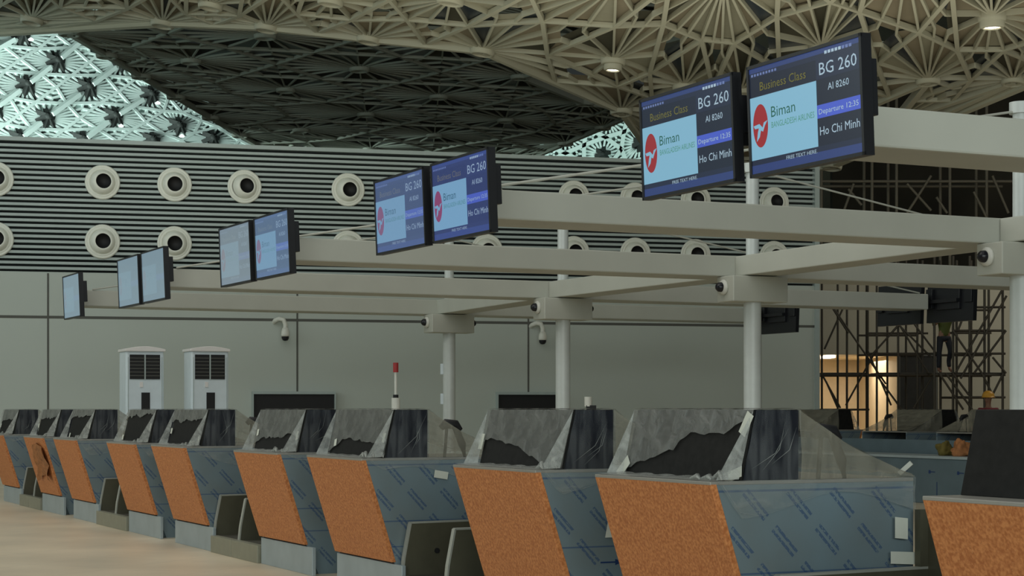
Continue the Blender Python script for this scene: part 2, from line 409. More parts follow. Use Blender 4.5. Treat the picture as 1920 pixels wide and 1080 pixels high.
# ------------------------------------------------------------------ room behind scaffold on the right
b = MB()
x0 = at(1520, 0, 50).x; x1 = at(1690, 0, 50).x
b.box(x0-1, x1, 50, 50.3, 3.0, 5.0, 'back_wall'); b.box(x1, 26, 50, 50.3, 0, 5.0, 'back_wall')
struct(b.build('wall_right_rear'))
b = MB()
b.box(x0-1, x1+0.3, 56, 56.2, 0, 3.2, 'corridor'); b.box(x1, x1+0.3, 50.3, 56, 0, 3.2, 'corridor'); b.box(x0-1.2, x0-1, 50.3, 56, 0, 3.2, 'corridor')
b.box(x0-1.2, x1+0.3, 50.3, 56.2, 3.0, 3.2, 'corridor')
struct(b.build('wall_corridor'))
tag(MB().box(at(1545, 0, 51).x, at(1562, 0, 51).x, 50.6, 51.6, 2.93, 2.99, 'lamp').build('ceiling_lamp'), 'small bright square ceiling lamp in the warm corridor behind the scaffolding', 'lamp')
t = thing('service_door', 'tall dark doorway panel in beige wall behind scaffolding', 'door', (at(1722, 0, 49.8).x, 49.95, 0), 0)
b = MB(); b.box(-0.48, 0.48, -0.06, 0.04, 0, 2.95, 'door_dark'); b.build('door_leaf', t)
b = MB(); b.box(-0.54, -0.48, -0.09, 0.04, 0, 3.0, 'joint').box(0.48, 0.54, -0.09, 0.04, 0, 3.0, 'joint').box(-0.54, 0.54, -0.09, 0.04, 2.95, 3.0, 'joint'); b.build('door_frame', t)
# far hall end: dark wall
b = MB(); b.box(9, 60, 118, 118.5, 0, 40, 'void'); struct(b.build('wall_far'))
b = MB(); b.box(11.5, 40, 66, 66.5, 5, 13.5, 'void'); struct(b.build('void_right_upper'))  # added dark sheet standing in for the unlit void above the beams

# ------------------------------------------------------------------ ceiling shells
def lerp(a, b, t): return a+(b-a)*t
def shell(name, hubs, depth, nf, mat_fin, panel_mats, fin_d, fin_w, bar_w, ring_r, node='ring', maxlen=None, keep=None, warp=None, ring_mat=None, bar_mat=None, pan_off=(0.45, 0.95), hub_skip=()):
    """hubs: list of pixel hubs; depth(x,y) gives distance; builds sunburst ribs around each hub"""
    P = [at(x, y, depth(x, y)) for x, y in hubs]
    wh = [warp(Vector(h)) if warp else Vector(h) for h in hubs]
    res = delaunay_2d_cdt(wh, [], [], 0, 1e-5)
    vv, fs = res[0], res[2]
    idx = []
    for q in vv: idx.append(min(range(len(hubs)), key=lambda i: (wh[i]-q).length))
    tris = []
    for f in fs:
        f = [idx[i] for i in f]
        L = [(wh[f[i]]-wh[f[(i+1) % 3]]).length for i in range(3)]
        if maxlen and max(L) > maxlen: continue
        if keep and not keep(sum((Vector(hubs[i]) for i in f), Vector((0, 0)))/3): continue
        tris.append(f)
    nrm = [Vector((0, 0, 0)) for _ in P]
    for f in tris:
        n = (P[f[1]]-P[f[0]]).cross(P[f[2]]-P[f[0]])
        if n.dot(-P[f[0]]+Vector((0, 0, EYE))) < 0: n = -n       # to the inside of the hall
        n.normalize()
        for i in f: nrm[i] += n
    nrm = [n.normalized() if n.length > 0 else Vector((0, 0, -1)) for n in nrm]
    fins = MB(); bars = MB(); pan = MB(); edgecount = {}
    rnd = random.Random(hash(name) % 1000 if False else len(hubs))
    for f in tris:
        c = (P[f[0]]+P[f[1]]+P[f[2]])/3; nc = (nrm[f[0]]+nrm[f[1]]+nrm[f[2]]).normalized()
        for i in range(3):
            e = tuple(sorted((f[i], f[(i+1) % 3]))); edgecount[e] = edgecount.get(e, 0)+1
            h = P[f[i]]; a = (h+P[f[(i+1) % 3]])/2; d = (h+P[f[(i+2) % 3]])/2; n = nrm[f[i]]
            pts = []
            for k in range(nf+1):
                t = k/nf
                q = lerp(a, c, t*2) if t < .5 else lerp(c, d, t*2-1)
                pts.append(q)
            for k in range(nf+1):
                q = pts[k]
                if k < nf:
                    dirv = (q-h); st = h+dirv.normalized()*ring_r*0.8
                    pm = (st+q)/2; w_ = fin_w
                    off = nc*(fin_d*0.0)
                    fins.bar(st-n*fin_d*0.45, q-nc*fin_d*0.45, w_, fin_d, mat_fin, n)
                    q2 = pts[k+1]; st2 = h+(q2-h).normalized()*ring_r*0.8
                    pmn = panel_mats[rnd.randrange(len(panel_mats))]
                    if pmn:
                        r_ = rnd.uniform(*pan_off)/fin_d
                        pan.add([st-n*fin_d*r_, q-nc*fin_d*r_, q2-nc*fin_d*r_, st2-n*fin_d*r_], [(0, 1, 2, 3)], pmn)
            # kagome bar
            m1 = a; m2 = d
            bars.bar(m1-n*0.02, m2-n*0.02, bar_w, bar_w*1.1, bar_mat or mat_fin, n)
    for e, cnt in edgecount.items():
        if cnt == 1: bars.bar(P[e[0]], P[e[1]], bar_w*1.5, bar_w*2.0, bar_mat or mat_fin, nrm[e[0]])
    root = thing(name, None, None, (0, 0, 0), 0); root['kind'] = 'structure'
    fins.build('ribs', root); bars.build('lattice_bars', root); pan.build('infill_panels', root)
    rings = MB()
    used = set(i for f in tris for i in f)
    for i in used:
        n = nrm[i]; q = n.to_track_quat('Z', 'Y').to_matrix().to_4x4(); T = Matrix.Translation(P[i]+n*0.05) @ q
        if node == 'ring':
            rings.lathe([(ring_r*0.72, -0.15), (ring_r*0.72, 0.02), (ring_r*0.8, 0.07), (ring_r, 0.05), (ring_r*1.05, -0.02), (ring_r*1.05, -0.15)], ring_mat or mat_fin, 22, T)
            rings.lathe([(ring_r*0.72, -0.13), (0.0, -0.13)], 'panel_dark', 22, T)
        else:
            rings.lathe([(0.0, 0.35), (ring_r*0.5, 0.33), (ring_r*0.6, 0.0), (ring_r*0.4, -0.4)], 'node_dark', 10, T)
            for k in range(6):
                an = k*PI/3+0.3; v1 = T @ Vector((0, 0, 0.25)); v2 = T @ Vector((ring_r*2.0*math.cos(an), ring_r*2.0*math.sin(an), -0.25))
                rings.bar(v1, v2, 0.2, 0.2, 'node_dark')
    rings.build('hub_rings', root)
    return P, nrm
PN, NN = None, None
# far dark vault: level plane 11.9 m up, triangular hub grid
HF = 10.4
G1 = Vector((4.91, 1.30)); G2 = Vector((2.70, -3.65)); O = Vector((-7.35, 59.7))
def topx(X, Y, H=HF): return (960+X/Y*F, HOR-H/Y*F)
far = []
def fedge(x, y): return x > 130+(y-60)/0.6 and not (x > 960 and y > 300-(x-990)*0.42)
for i in range(-12, 14):
    for j in range(-14, 14):
        q = O+G1*i+G2*j
        if 40 < q.y < 92:
            x, y = topx(q.x, q.y)
            if -300 < x < 1500 and fedge(x-50, y) and fedge(x+40, y+15): far.append((x, y))
far += [(130, 60), (200, 102), (265, 141), (330, 180), (395, 219), (450, 252), (505, 285), (565, 321),
        (925, 326), (990, 298), (1060, 268), (1130, 238), (1200, 208)]
def dfar(x, y): return HF*F/(HOR-y)
def wfar(p):
    Y = dfar(p.x, p.y); q = Vector(((p.x-960)/F*Y, Y))-O
    det = G1.x*G2.y-G1.y*G2.x; a = (q.x*G2.y-q.y*G2.x)/det; b_ = (G1.x*q.y-G1.y*q.x)/det
    return Vector((a+b_*0.5, -b_*0.866))
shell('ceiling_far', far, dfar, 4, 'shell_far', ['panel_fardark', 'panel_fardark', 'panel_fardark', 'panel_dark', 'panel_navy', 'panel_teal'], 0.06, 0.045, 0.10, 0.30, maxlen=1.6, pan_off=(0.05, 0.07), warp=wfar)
# bright left vault
lh = [(39, 67), (168, 62), (104, 117), (228, 117), (47, 161), (163, 166), (280, 179), (-13, 205), (85, 223), (213, 220), (332, 238), (34, 262), (153, 265), (283, 265), (-30, 105), (-80, 60), (395, 262), (470, 300), (415, 330), (340, 315), (220, 315), (90, 315), (-30, 300), (350, 185), (290, 140), (-75, 160), (-90, 250), (110, 15), (-20, 20), (230, 65), (420, 215), (500, 265), (570, 340), (180, -10)]
def dleft(x, y): return 88+0.02*(x-200)-0.01*(y-150)
shell('ceiling_left', lh, dleft, 4, 'shell_daylit', ['panel_pale', 'panel_greygreen', 'shell_daylit', 'panel_greygreen', 'panel_deep'], 0.22, 0.09, 0.13, 0.34, pan_off=(0.12, 0.3), node='star', maxlen=210, bar_mat='shell_daylit', warp=lambda p: Vector((p.x, p.y*1.7)))
b = MB(); LP = [at(x, y, dleft(x, y)-0.35) for x, y in lh]
for i, (x, y) in enumerate(lh):
    for j, (x2, y2) in enumerate(lh):
        dx, dy = x2-x, y2-y
        if -105 < dx < -35 and 30 < dy < 75 and 0.5 < -dy/dx < 1.15:
            a_, c_ = LP[i], LP[j]; b.bar(lerp(a_, c_, 0.20), lerp(a_, c_, 0.86), 0.30, 0.2, 'shell_daylit')
o = b.build('bright_tie_bars', bpy.data.objects['ceiling_left'])
# small bright vault far middle
mh = [(930, 330), (990, 290), (1060, 255), (1140, 225), (1220, 190), (1060, 320), (1130, 290), (1200, 270), (1280, 240), (1150, 340), (1240, 320), (1310, 300)]
shell('ceiling_middle', mh, lambda x, y: 92, 4, 'shell_daylit', ['panel_pale', 'shell_daylit', 'panel_greygreen'], 0.25, 0.10, 0.2, 0.25, pan_off=(0.25, 0.5), node='star', maxlen=190)
# near warm vault
nh0 = 0
nh = [(-160, 70), (60, 36), (305, 42), (500, 50), (692, 72), (905, 94), (1165, 207), (1232, 300),
      (-60, -20), (170, -12), (395, 8), (620, 0), (845, -2), (1150, 112), (1283, 160), (1300, 300),
      (1390, 170), (1155, -25), (1358, -35), (1540, 88), (1460, 300), (1400, 330), (1600, 210), (1560, 310),
      (1000, -110), (760, -100), (540, -95), (300, -95), (80, -100), (1580, -110), (1700, -60), (1860, 30), (1740, 150), (1330, -150), (2030, -50), (2040, 110), (1900, 150), (1620,260), (1850,-130), (1680,225)]
def dnear(x, y):
    d = 50-0.05*(300-y)
    if x < 1100: d += (1100-x)*0.008
    return d
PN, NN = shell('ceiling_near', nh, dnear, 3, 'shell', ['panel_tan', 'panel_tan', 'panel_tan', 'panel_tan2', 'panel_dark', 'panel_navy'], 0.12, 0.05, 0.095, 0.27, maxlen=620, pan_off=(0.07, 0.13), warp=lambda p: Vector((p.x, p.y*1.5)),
               keep=lambda c: not (c.x > 1650 and c.y > 190) and not (c.x < 1180 and c.y > 190))
def hub_lamp(i, label, r=0.14, m='lamp', P=PN, N=NN, off=(0, 0, 0)):
    n = N[i]; T = Matrix.Translation(P[i]+n*0.22+Vector(off)) @ n.to_track_quat('Z', 'Y').to_matrix().to_4x4()
    t = thing('ceiling_light', label, 'ceiling lamp', T.translation, 0, 'lamps in the ceiling hubs')
    T0 = n.to_track_quat('Z', 'Y').to_matrix().to_4x4()
    b = MB(); b.lathe([(r*1.35, -0.3), (r*1.35, 0.0), (r, 0.03), (r, -0.02)], 'shell', 20, T0); b.build('lamp_ring', t)
    b = MB(); b.lathe([(r, -0.01), (r*0.5, 0.015), (0, 0.02)], m, 20, T0); b.build('diffuser', t)
hub_lamp(nh.index((1150, 112)), 'bright ceiling lamp in the rib hub left of the two nearest screens', 0.15)
hub_lamp(nh.index((1860, 30)), 'bright ceiling lamp in the rib hub at the top right corner', 0.18)
hub_lamp(nh.index((1540, 88)), 'ceiling lamp in the rib hub just above the nearest screen', 0.12)
for i, (x, y) in enumerate([(238, 32), (245, 134), (296, 194), (227, 237), (341, 256), (58, 75), (187, 72)]):
    p = at(x, y, dleft(x, y)-1.0)
    t = MB(); t.lathe([(0.0, -0.05), (0.10, -0.03), (0.13, 0.03), (0.0, 0.12)], 'lamp_cool', 14); o = t.build('spotlight'); o.location = p
    tag(o, ['tiny spotlight near the ceiling top, between daylit and warm vaults', 'tiny spotlight at the upper edge of the daylit vault', 'tiny spotlight by the diagonal rim of the daylit vault', 'tiny spotlight under the daylit vault, above the second wall nozzle', 'tiny spotlight of the daylit vault, lowest and rightmost', 'tiny spotlight at the far left of the daylit vault', 'tiny spotlight beside the topmost dark node of the daylit vault'][i], 'lamp', 'spotlights under the daylit vault')

# ------------------------------------------------------------------ overhead frame of the island
BT, BB = EYE+2.01, EYE+1.74
VM = 1.36           # screen line
VC = []             # column v per period
for k, px in ((1, 1902), (2, 1403), (3, 1050), (4, 838)):
    xp = (px-960)/F; s = 0.1+PER*k
    p0 = W(s, 0); VC.append((xp*p0.y-p0.x)/(DY+xp*DX))
names = ['nearest', 'second nearest', 'third nearest', 'fourth nearest', 'farthest']
for k in range(5):
    c = W(0.43+PER*k, 0)
    b = MB(); b.box(-0.325, 0.325, VM+0.22, 15.1, BB, BT, 'steel_white')
    o = b.build('overhead_beam', None, 0.015); o.location = (c.x, c.y, 0); o.rotation_euler = (0, 0, RZ)
    tag(o, 'long pale grey cross beam carrying screens, %s to the camera' % names[k], 'beam', 'cross beams over the check-in desks')
    o['label'] = ['long pale grey cross beam behind the nearest right-hand screens', 'long pale grey cross beam starting at the second pair of screens', 'long pale grey cross beam starting at the third pair of screens', 'long pale grey cross beam starting at the fourth pair of screens', 'long pale grey cross beam starting at the lone farthest screen'][k]
cols = [(PER*(k+1)+0.1, VC[k]) for k in range(4)]
allc = [(0.1, 8.0)]+cols
for k in range(4):
    (s0, v0), (s1, v1) = allc[k], allc[k+1]
    a = W(s0+0.60, v0+0.05, (BB+BT)/2+0.0); b_ = W(s1+0.0, v1+0.05, (BB+BT)/2+0.0)
    if k == 0: a = W(s0, v0, (BB+BT)/2)
    b = MB(); b.bar(a, b_, 0.5, (BT-BB)*0.96, 'steel_white'); o = b.build('connecting_beam', None, 0.012)
    tag(o, ['pale connecting beam leaving the rightmost column at the frame edge', 'pale diagonal connecting beam between the two right-hand columns', 'pale diagonal connecting beam between the two middle columns', 'pale diagonal connecting beam between the two left-hand columns'][k], 'beam', 'connecting beams between the columns')
cl = ['rightmost, at the frame edge', 'second from the right, below the gap of the nearest screens', 'third from the right, beside the right black opening', 'leftmost of the four']
for k, (s, v) in enumerate(cols):
    p = W(s-0.1, v)
    t = thing('steel_column', 'round white steel column, '+cl[k], 'column', p, RZ, 'round columns of the check-in island')
    b = MB(); b.tube([(0, 0, 0), (0, 0, EYE+1.42)], 0.115, 'column_white', 28); b.build('lower_shaft', t)
    b = MB(); b.tube([(0, 0, EYE+1.42), (0, 0, 4.70)], 0.085, 'column_white', 24); b.build('upper_shaft', t)
    b = MB(); b.tube([(0, 0, 4.60), (0, 0, 4.72)], 0.12, 'column_white', 24); b.build('cap', t)
    for sgn in (-1, 1):
        b = MB(); b.tube([(0, sgn*0.08, 4.62), (-0.1, (VM+0.4-v) if sgn < 0 else (14.9-v), BT+0.01)], 0.013, 'steel_white', 8); b.build('tie_rod', t)
    t2 = thing('camera_box', 'square pale equipment box with dark camera domes on the '+['rightmost column', 'column second from the right', 'column third from the right', 'leftmost column'][k], 'equipment box', W(s-0.1, v, 0), RZ, 'equipment boxes on the columns')
    b = MB(); b.box(-0.20, 0.20, -0.42, 0.42, EYE+1.40, BB-0.005, 'steel_white'); b.build('housing', t2, 0.012)
    for sgn in (-1, 1):
        T = Matrix.Translation((-0.02, sgn*0.42, EYE+1.59)) @ Matrix.Rotation(-sgn*PI/2, 4, 'X')
        b = MB(); b.lathe([(0.0, 0.0), (0.10, 0.0), (0.10, 0.03), (0.07, 0.05), (0, 0.05)], 'cctv_white', 20, T)
        o = b.build('camera_mount', t2)
        b = MB(); b.lathe([(0.065, 0.05), (0.06, 0.09), (0.035, 0.12), (0, 0.13)], 'black_gloss', 18, T); b.build('camera_dome', o)

# ------------------------------------------------------------------ screens
def text_mesh(txt, size, x, y, width=None, align='LEFT', shear=0.0):
    cu = bpy.data.curves.new('t', 'FONT'); cu.body = txt; cu.size = size; cu.align_x = align; cu.resolution_u = 2; cu.shear = shear
    o = bpy.data.objects.new('t', cu); COL.objects.link(o)
    bpy.context.view_layer.update()
    me = bpy.data.meshes.new_from_object(o.evaluated_get(bpy.context.evaluated_depsgraph_get()))
    vs = [v.co.copy() for v in me.vertices]; fs = [list(p.vertices) for p in me.polygons]
    bpy.data.objects.remove(o); bpy.data.curves.remove(cu); bpy.data.meshes.remove(me)
    if width:
        x0 = min(v.x for v in vs); x1 = max(v.x for v in vs); k = width/(x1-x0)
        for v in vs: v.x = (v.x-x0)*k
    return [(v.x+x, v.y+y) for v in vs], fs
SW, SH = 1.24, 0.725
BZ = 0.022
def screen_palette(tag_, wash, pale=(0.17, 0.25, 0.30)):
    """wash: how much an oblique LCD view pales towards grey blue"""
    pale = Vector(pale)
    def mk(n, c, s=1.0):
        c = Vector(c)*s; q = c.lerp(pale, wash); emis('scr_%s_%s' % (n, tag_), tuple(q), 1.0)
    mk('navy', (0.006, 0.010, 0.024)); mk('navy2', (0.010, 0.016, 0.040)); mk('bar', (0.022, 0.042, 0.15)); mk('bright', (0.055, 0.095, 0.50))
    mk('sky', (0.20, 0.42, 0.56)); mk('red', (0.28, 0.016, 0.020)); mk('green', (0.012, 0.10, 0.07)); mk('green2', (0.06, 0.24, 0.16))
    mk('white', (0.34, 0.46, 0.55)); mk('olive', (0.13, 0.12, 0.018)); mk('dim', (0.12, 0.17, 0.36))
screen_palette('a', 0.0); screen_palette('a2', 0.05); screen_palette('b', 0.34, (0.06, 0.10, 0.34)); screen_palette('b2', 0.52, (0.10, 0.16, 0.33)); screen_palette('c', 0.66, (0.12, 0.20, 0.33)); screen_palette('c2', 0.86, (0.19, 0.25, 0.29)); screen_palette('d', 0.93)
TXT = {}
def tm(key, *a, **k):
    if key not in TXT: TXT[key] = text_mesh(*a, **k)
    return TXT[key]
def screen_mesh(tg, rich=True):
    W_, H_ = SW-2*BZ, SH-2*BZ
    b = MB(); lay = [0]
    def P2(u, v, l): return (-W_/2+u*W_, -0.0302-l*0.0006, H_/2-v*H_)
    def rect(u0, u1, v0, v1, m, l):
        b.add([P2(u0, v0, l), P2(u1, v0, l), P2(u1, v1, l), P2(u0, v1, l)], [(0, 3, 2, 1)], 'scr_%s_%s' % (m, tg))
    def txt(key, s, u, v, hgt, m, l, wid=None, shear=0.0):
        vs, fs = tm(key, s, hgt*H_*1.38, 0, 0, wid*W_ if wid else None, shear=shear)
        b.add([(-W_/2+u*W_+x, -0.0302-l*0.0006, H_/2-v*H_+y) for x, y in vs], fs, 'scr_%s_%s' % (m, tg))
    rect(0, 1, 0, 1, 'navy', 0)
    rect(0, 1, 0, 0.045, 'bar', 1); rect(0, 1, 0.045, 0.09, 'navy2', 1)
    rect(0.62, 1, 0.09, 0.27, 'navy2', 1)
    rect(0, 1, 0.92, 1, 'bar', 1); rect(0, 1, 0.87, 0.92, 'navy2', 1)
    rect(0.0, 0.62, 0.275, 0.87, 'sky', 2)
    rect(0.62, 1.0, 0.50, 0.62, 'bright', 2)
    if rich:
        # small unreadable strings become short dashes
        for i in range(9): rect(0.02+i*0.028, 0.038+i*0.028, 0.055, 0.078, 'dim', 3)
        for i in range(8): rect(0.70+i*0.030, 0.722+i*0.030, 0.030, 0.058, 'white' if i < 5 else 'dim', 3)
        txt('bc', 'Business Class', 0.10, 0.225, 0.085, 'olive', 3, 0.43)
        txt('bg', 'BG 260', 0.65, 0.235, 0.115, 'white', 3, 0.32)
        txt('ai', 'AI 8260', 0.72, 0.385, 0.065, 'white', 3, 0.18)
        txt('dep', 'Departure 12:35', 0.635, 0.585, 0.05, 'white', 3, 0.34)
        txt('ho', 'Ho Chi Minh', 0.64, 0.775, 0.08, 'white', 3, 0.34)
        txt('ft', 'FREE TEXT HERE.', 0.33, 0.925, 0.035, 'white', 3, 0.28)
    txt('bi', 'Biman', 0.20, 0.50, 0.105, 'green', 3, 0.225)
    txt('ban', 'BANGLADESH AIRLINES', 0.20, 0.60, 0.058, 'green2', 3, 0.395)
    n = 36; cu, cv, ru, rv = 0.095, 0.555, 0.072, 0.205
    b.add([P2(cu+ru*math.cos(2*PI*k/n), cv+rv*math.sin(2*PI*k/n), 3) for k in range(n)], [tuple(range(n-1, -1, -1))], 'scr_red_'+tg)
    st = [(0.028, 0.545), (0.085, 0.535), (0.115, 0.575), (0.128, 0.53), (0.165, 0.515), (0.138, 0.56), (0.118, 0.615), (0.098, 0.60), (0.085, 0.66), (0.055, 0.70), (0.068, 0.61), (0.078, 0.575), (0.04, 0.575)]
    b.add([P2(u, v, 4) for u, v in st], [tuple(range(len(st)-1, -1, -1))], 'scr_sky_'+tg)
    return b
def make_screen(tg, label, s_mid, v, rich=True, content=True, flip=False):
    t = thing('information_screen', label, 'screen', W(s_mid, v, EYE+1.875), RZ+(PI if flip else 0), 'flat information screens on the cross beams')
    piv = Matrix.Rotation(math.radians(2.4), 4, 'X')
    def put(b, n, par=t, bev=0):
        b.v = [tuple(piv @ Vector(q)) for q in b.v]; return b.build(n, par, bev)
    b = MB(); b.box(-SW/2, SW/2, -0.028, 0.035, -SH/2, SH/2, 'housing')
    for (x0, x1, z0, z1) in ((-SW/2, -SW/2+BZ, -SH/2, SH/2), (SW/2-BZ, SW/2, -SH/2, SH/2), (-SW/2, SW/2, -SH/2, -SH/2+BZ), (-SW/2, SW/2, SH/2-BZ, SH/2)):
        b.box(x0, x1, -0.040, -0.028, z0, z1, 'housing')
    put(b, 'housing')
    if content: put(screen_mesh(tg, rich), 'display')
    b = MB(); b.box(-0.30, 0.30, 0.035, 0.085, -0.15, 0.20, 'housing'); b.box(-0.60, -0.40, 0.035, 0.07, -0.05, 0.18, 'housing')
    b.box(0.42, 0.585, 0.035, 0.10, -0.12, 0.22, 'housing'); put(b, 'rear_cover', t, 0.006)
    # arm towards the beam
    return t
ml = [('large black framed flight screen at far right, nearest to the camera', 'large black framed flight screen just left of the nearest one'),
      ('black framed airline screen, right one of the middle pair', 'black framed airline screen, left one of the middle pair'),
      ('black framed bluish screen, right one of the third nearest pair', 'pale washed out screen, left one of the third nearest pair'),
      ('small pale screen in front of a lower wall nozzle, right of its pair', 'small narrow pale screen, left one of the fourth pair'),
      ('lone small pale screen at the left end of the screen row', None)]
tg = [('a', 'a2'), ('b', 'b2'), ('c', 'c2'), ('d', 'd'), ('d', 'd')]
for k in range(5):
    for j in range(2):
        if ml[k][j] is None: continue
        sm = PER*k+(-0.27 if j == 0 else 1.145)
        make_screen(tg[k][j], ml[k][j], sm, VM, rich=k < 3)
    # mount
    t = thing('screen_mount', 'dark pivot bracket joining screens to the beam, '+['nearest pair', 'second nearest pair', 'third nearest pair', 'fourth pair', 'lone farthest screen'][k], 'bracket', W(PER*k+0.43, VM, EYE+1.875), RZ, 'screen brackets')
    b = MB(); b.box(-1.0 if k < 4 else 0.0, 1.0, 0.07, 0.145, -0.03, 0.03, 'housing'); b.build('rail', t)
    b = MB(); b.tube([(0, 0.12, -0.25), (0, 0.12, 0.25)], 0.045, 'housing', 12); b.build('pivot', t)
    b = MB(); b.box(-0.12, 0.12, 0.145, 0.235, -0.16, 0.16, 'olive_steel'); b.build('plate', t)
VO = 15.3
for k, j, lab in ((3, 0, 'black screen back by the scaffolding, right one of two on the fourth beam'), (3, 1, 'black screen back by the scaffolding, left one of two on the fourth beam'), (4, 0, 'small black screen back just right of the column second from right')):
    make_screen('d', lab, PER*k+(-0.27 if j == 0 else 1.145), VO, content=False, flip=True)

for k, lab in ((3, 'bracket holding the two black screens at the scaffolding end of the fourth beam'), (4, 'bracket holding the small black screen back at the far end of the farthest beam')):
    t = thing('screen_mount', lab, 'bracket', W(PER*k+0.43, VO, EYE+1.875), RZ+PI, 'screen brackets')
    b = MB(); b.box(-1.0, 1.0, 0.07, 0.145, -0.03, 0.03, 'housing'); b.build('rail', t)
    b = MB(); b.box(-0.12, 0.12, 0.145, 0.205, -0.10, 0.10, 'olive_steel'); b.build('plate', t)

# ------------------------------------------------------------------ check-in desks
HW = 0.66; DEP = 1.364; TOP = EYE-0.39
def make_desk():
    t = thing('check_in_desk', '', 'desk')
    b = MB(); b.prism_x(-HW, HW, [(0.0, TOP-0.012), (0.26, 0.27), (0.30, 0.27), (0.04, TOP-0.012)], 'terracotta'); b.build('front_panel', t, 0.004, True)
    for sx, nm in ((-1, 'end_panel'), (1, 'end_panel')):
        x0, x1 = (HW-0.03, HW-0.004) if sx > 0 else (-HW+0.004, -HW+0.03)
        b = MB(); b.prism_x(x0, x1, [(0.035, TOP-0.02), (DEP, TOP-0.02), (DEP, 0.0), (0.40, 0.0), (0.29, 0.27)], 'film')
        o = b.build(nm, t, 0, True)
        b = MB(); xx = HW-0.002 if sx > 0 else -HW+0.002
        b.box(min(xx, xx-0.002*sx), max(xx, xx-0.002*sx), 0.48, 0.60, 0.49, 0.50, 'film_ink')
        b.prism_x(min(xx, xx-0.002*sx), max(xx, xx-0.002*sx), [(0.59, 0.475), (0.65, 0.495), (0.59, 0.515)], 'film_ink'); b.build('printed_arrow', o, 0, True)
    b = MB(); b.box(-HW, HW, 0.0, DEP, TOP-0.02, TOP, 'counter'); b.build('countertop', t, 0.004)
    b = MB(); b.box(-HW, HW+0.17, 0.28, 0.315, 0.0, 0.255, 'plinth_steel').box(-HW+0.03, HW-0.03, 0.315, 0.45, 0.0, 0.25, 'film_plain'); b.build('plinth', t, 0.004)
    b = MB(); b.prism_x(-HW+0.02, HW-0.015, [(0.20, TOP), (0.58, TOP), (0.58, EYE), (0.29, EYE)], 'hood_black'); o = b.build('hood', t, 0.004, True)
    b = MB()
    b.prism_x(HW-0.014, HW-0.004, [(0.215, TOP+0.005), (0.575, TOP+0.005), (0.575, EYE-0.004), (0.298, EYE-0.004)], 'hood_end'); b.build('glossy_end', o, 0, True)
    ax = 0.58
    b = MB(); b.tube([(ax, 0.76, TOP), (ax, 0.78, TOP+0.24)], 0.013, 'black', 10)
    b.tube([(ax, 0.73, TOP+0.24), (ax, 0.77, TOP+0.275), (ax, 0.86, TOP+0.265), (ax, 0.90, TOP+0.22)], [0.025, 0.04, 0.04, 0.025], 'black', 12)
    b.tube([(ax, 0.86, TOP+0.24), (ax, 0.92, TOP+0.10), (ax, 0.94, TOP+0.0)], [0.028, 0.032, 0.012], 'black', 10); b.build('monitor_arm', t)
    return t
desk0 = make_desk()
desks = []
used = False
dl = {('B', -1): 'terracotta fronted check-in desk at right edge, its black hood bare of plastic',
      ('A', 0): 'terracotta fronted check-in desk in right foreground with wide blue film end panel',
      ('B', 0): 'terracotta fronted check-in desk, third from the right, narrow blue panel with arrow',
      ('A', 1): 'terracotta fronted check-in desk, fourth from the right, beside twin dark belt openings',
      ('B', 1): 'terracotta fronted check-in desk, fifth from the right, below left black wall opening',
      ('A', 2): 'terracotta fronted check-in desk, sixth from the right, below the right air cooler',
      ('B', 2): 'terracotta fronted check-in desk, seventh from the right, below the left air cooler',
      ('A', 3): 'terracotta fronted check-in desk, third from the left end of the row',
      ('B', 3): 'terracotta fronted check-in desk, second from the left end, brown paper on front',
      ('A', 4): 'terracotta fronted check-in desk cut by the left edge of the frame'}
def desk_mid(c, k): return PER*k+(-0.655 if c == 'A' else 1.475)
order = [('B', -1), ('A', 0), ('B', 0), ('A', 1), ('B', 1), ('A', 2), ('B', 2), ('A', 3), ('B', 3), ('A', 4)]
for i, (c, k) in enumerate(order):
    p = W(desk_mid(c, k), 0)
    if i == 0: d = desk0; d.location = p; d.rotation_euler = (0, 0, RZ); d['label'] = dl[(c, k)]; d['group'] = 'front row of check-in desks'
    else: d = dup(desk0, p, RZ, dl[(c, k)], 'front row of check-in desks')
    desks.append(d)
VMIR = 16.55
ol = {('A', 3): 'opposite row check-in desk seen from behind, right of the rear scaffolding door', ('B', 3): 'opposite row check-in desk seen from behind, in the middle behind the plastic veil',
      ('A', 4): 'opposite row check-in desk seen from behind, leftmost, near the wall end', ('B', 2): 'opposite row check-in desk seen from behind, rightmost, beside the bare black hood'}
for (c, k), lb in ol.items():
    dup(desk0, W(desk_mid(c, k), VMIR), RZ+PI, lb, 'opposite row of check-in desks')

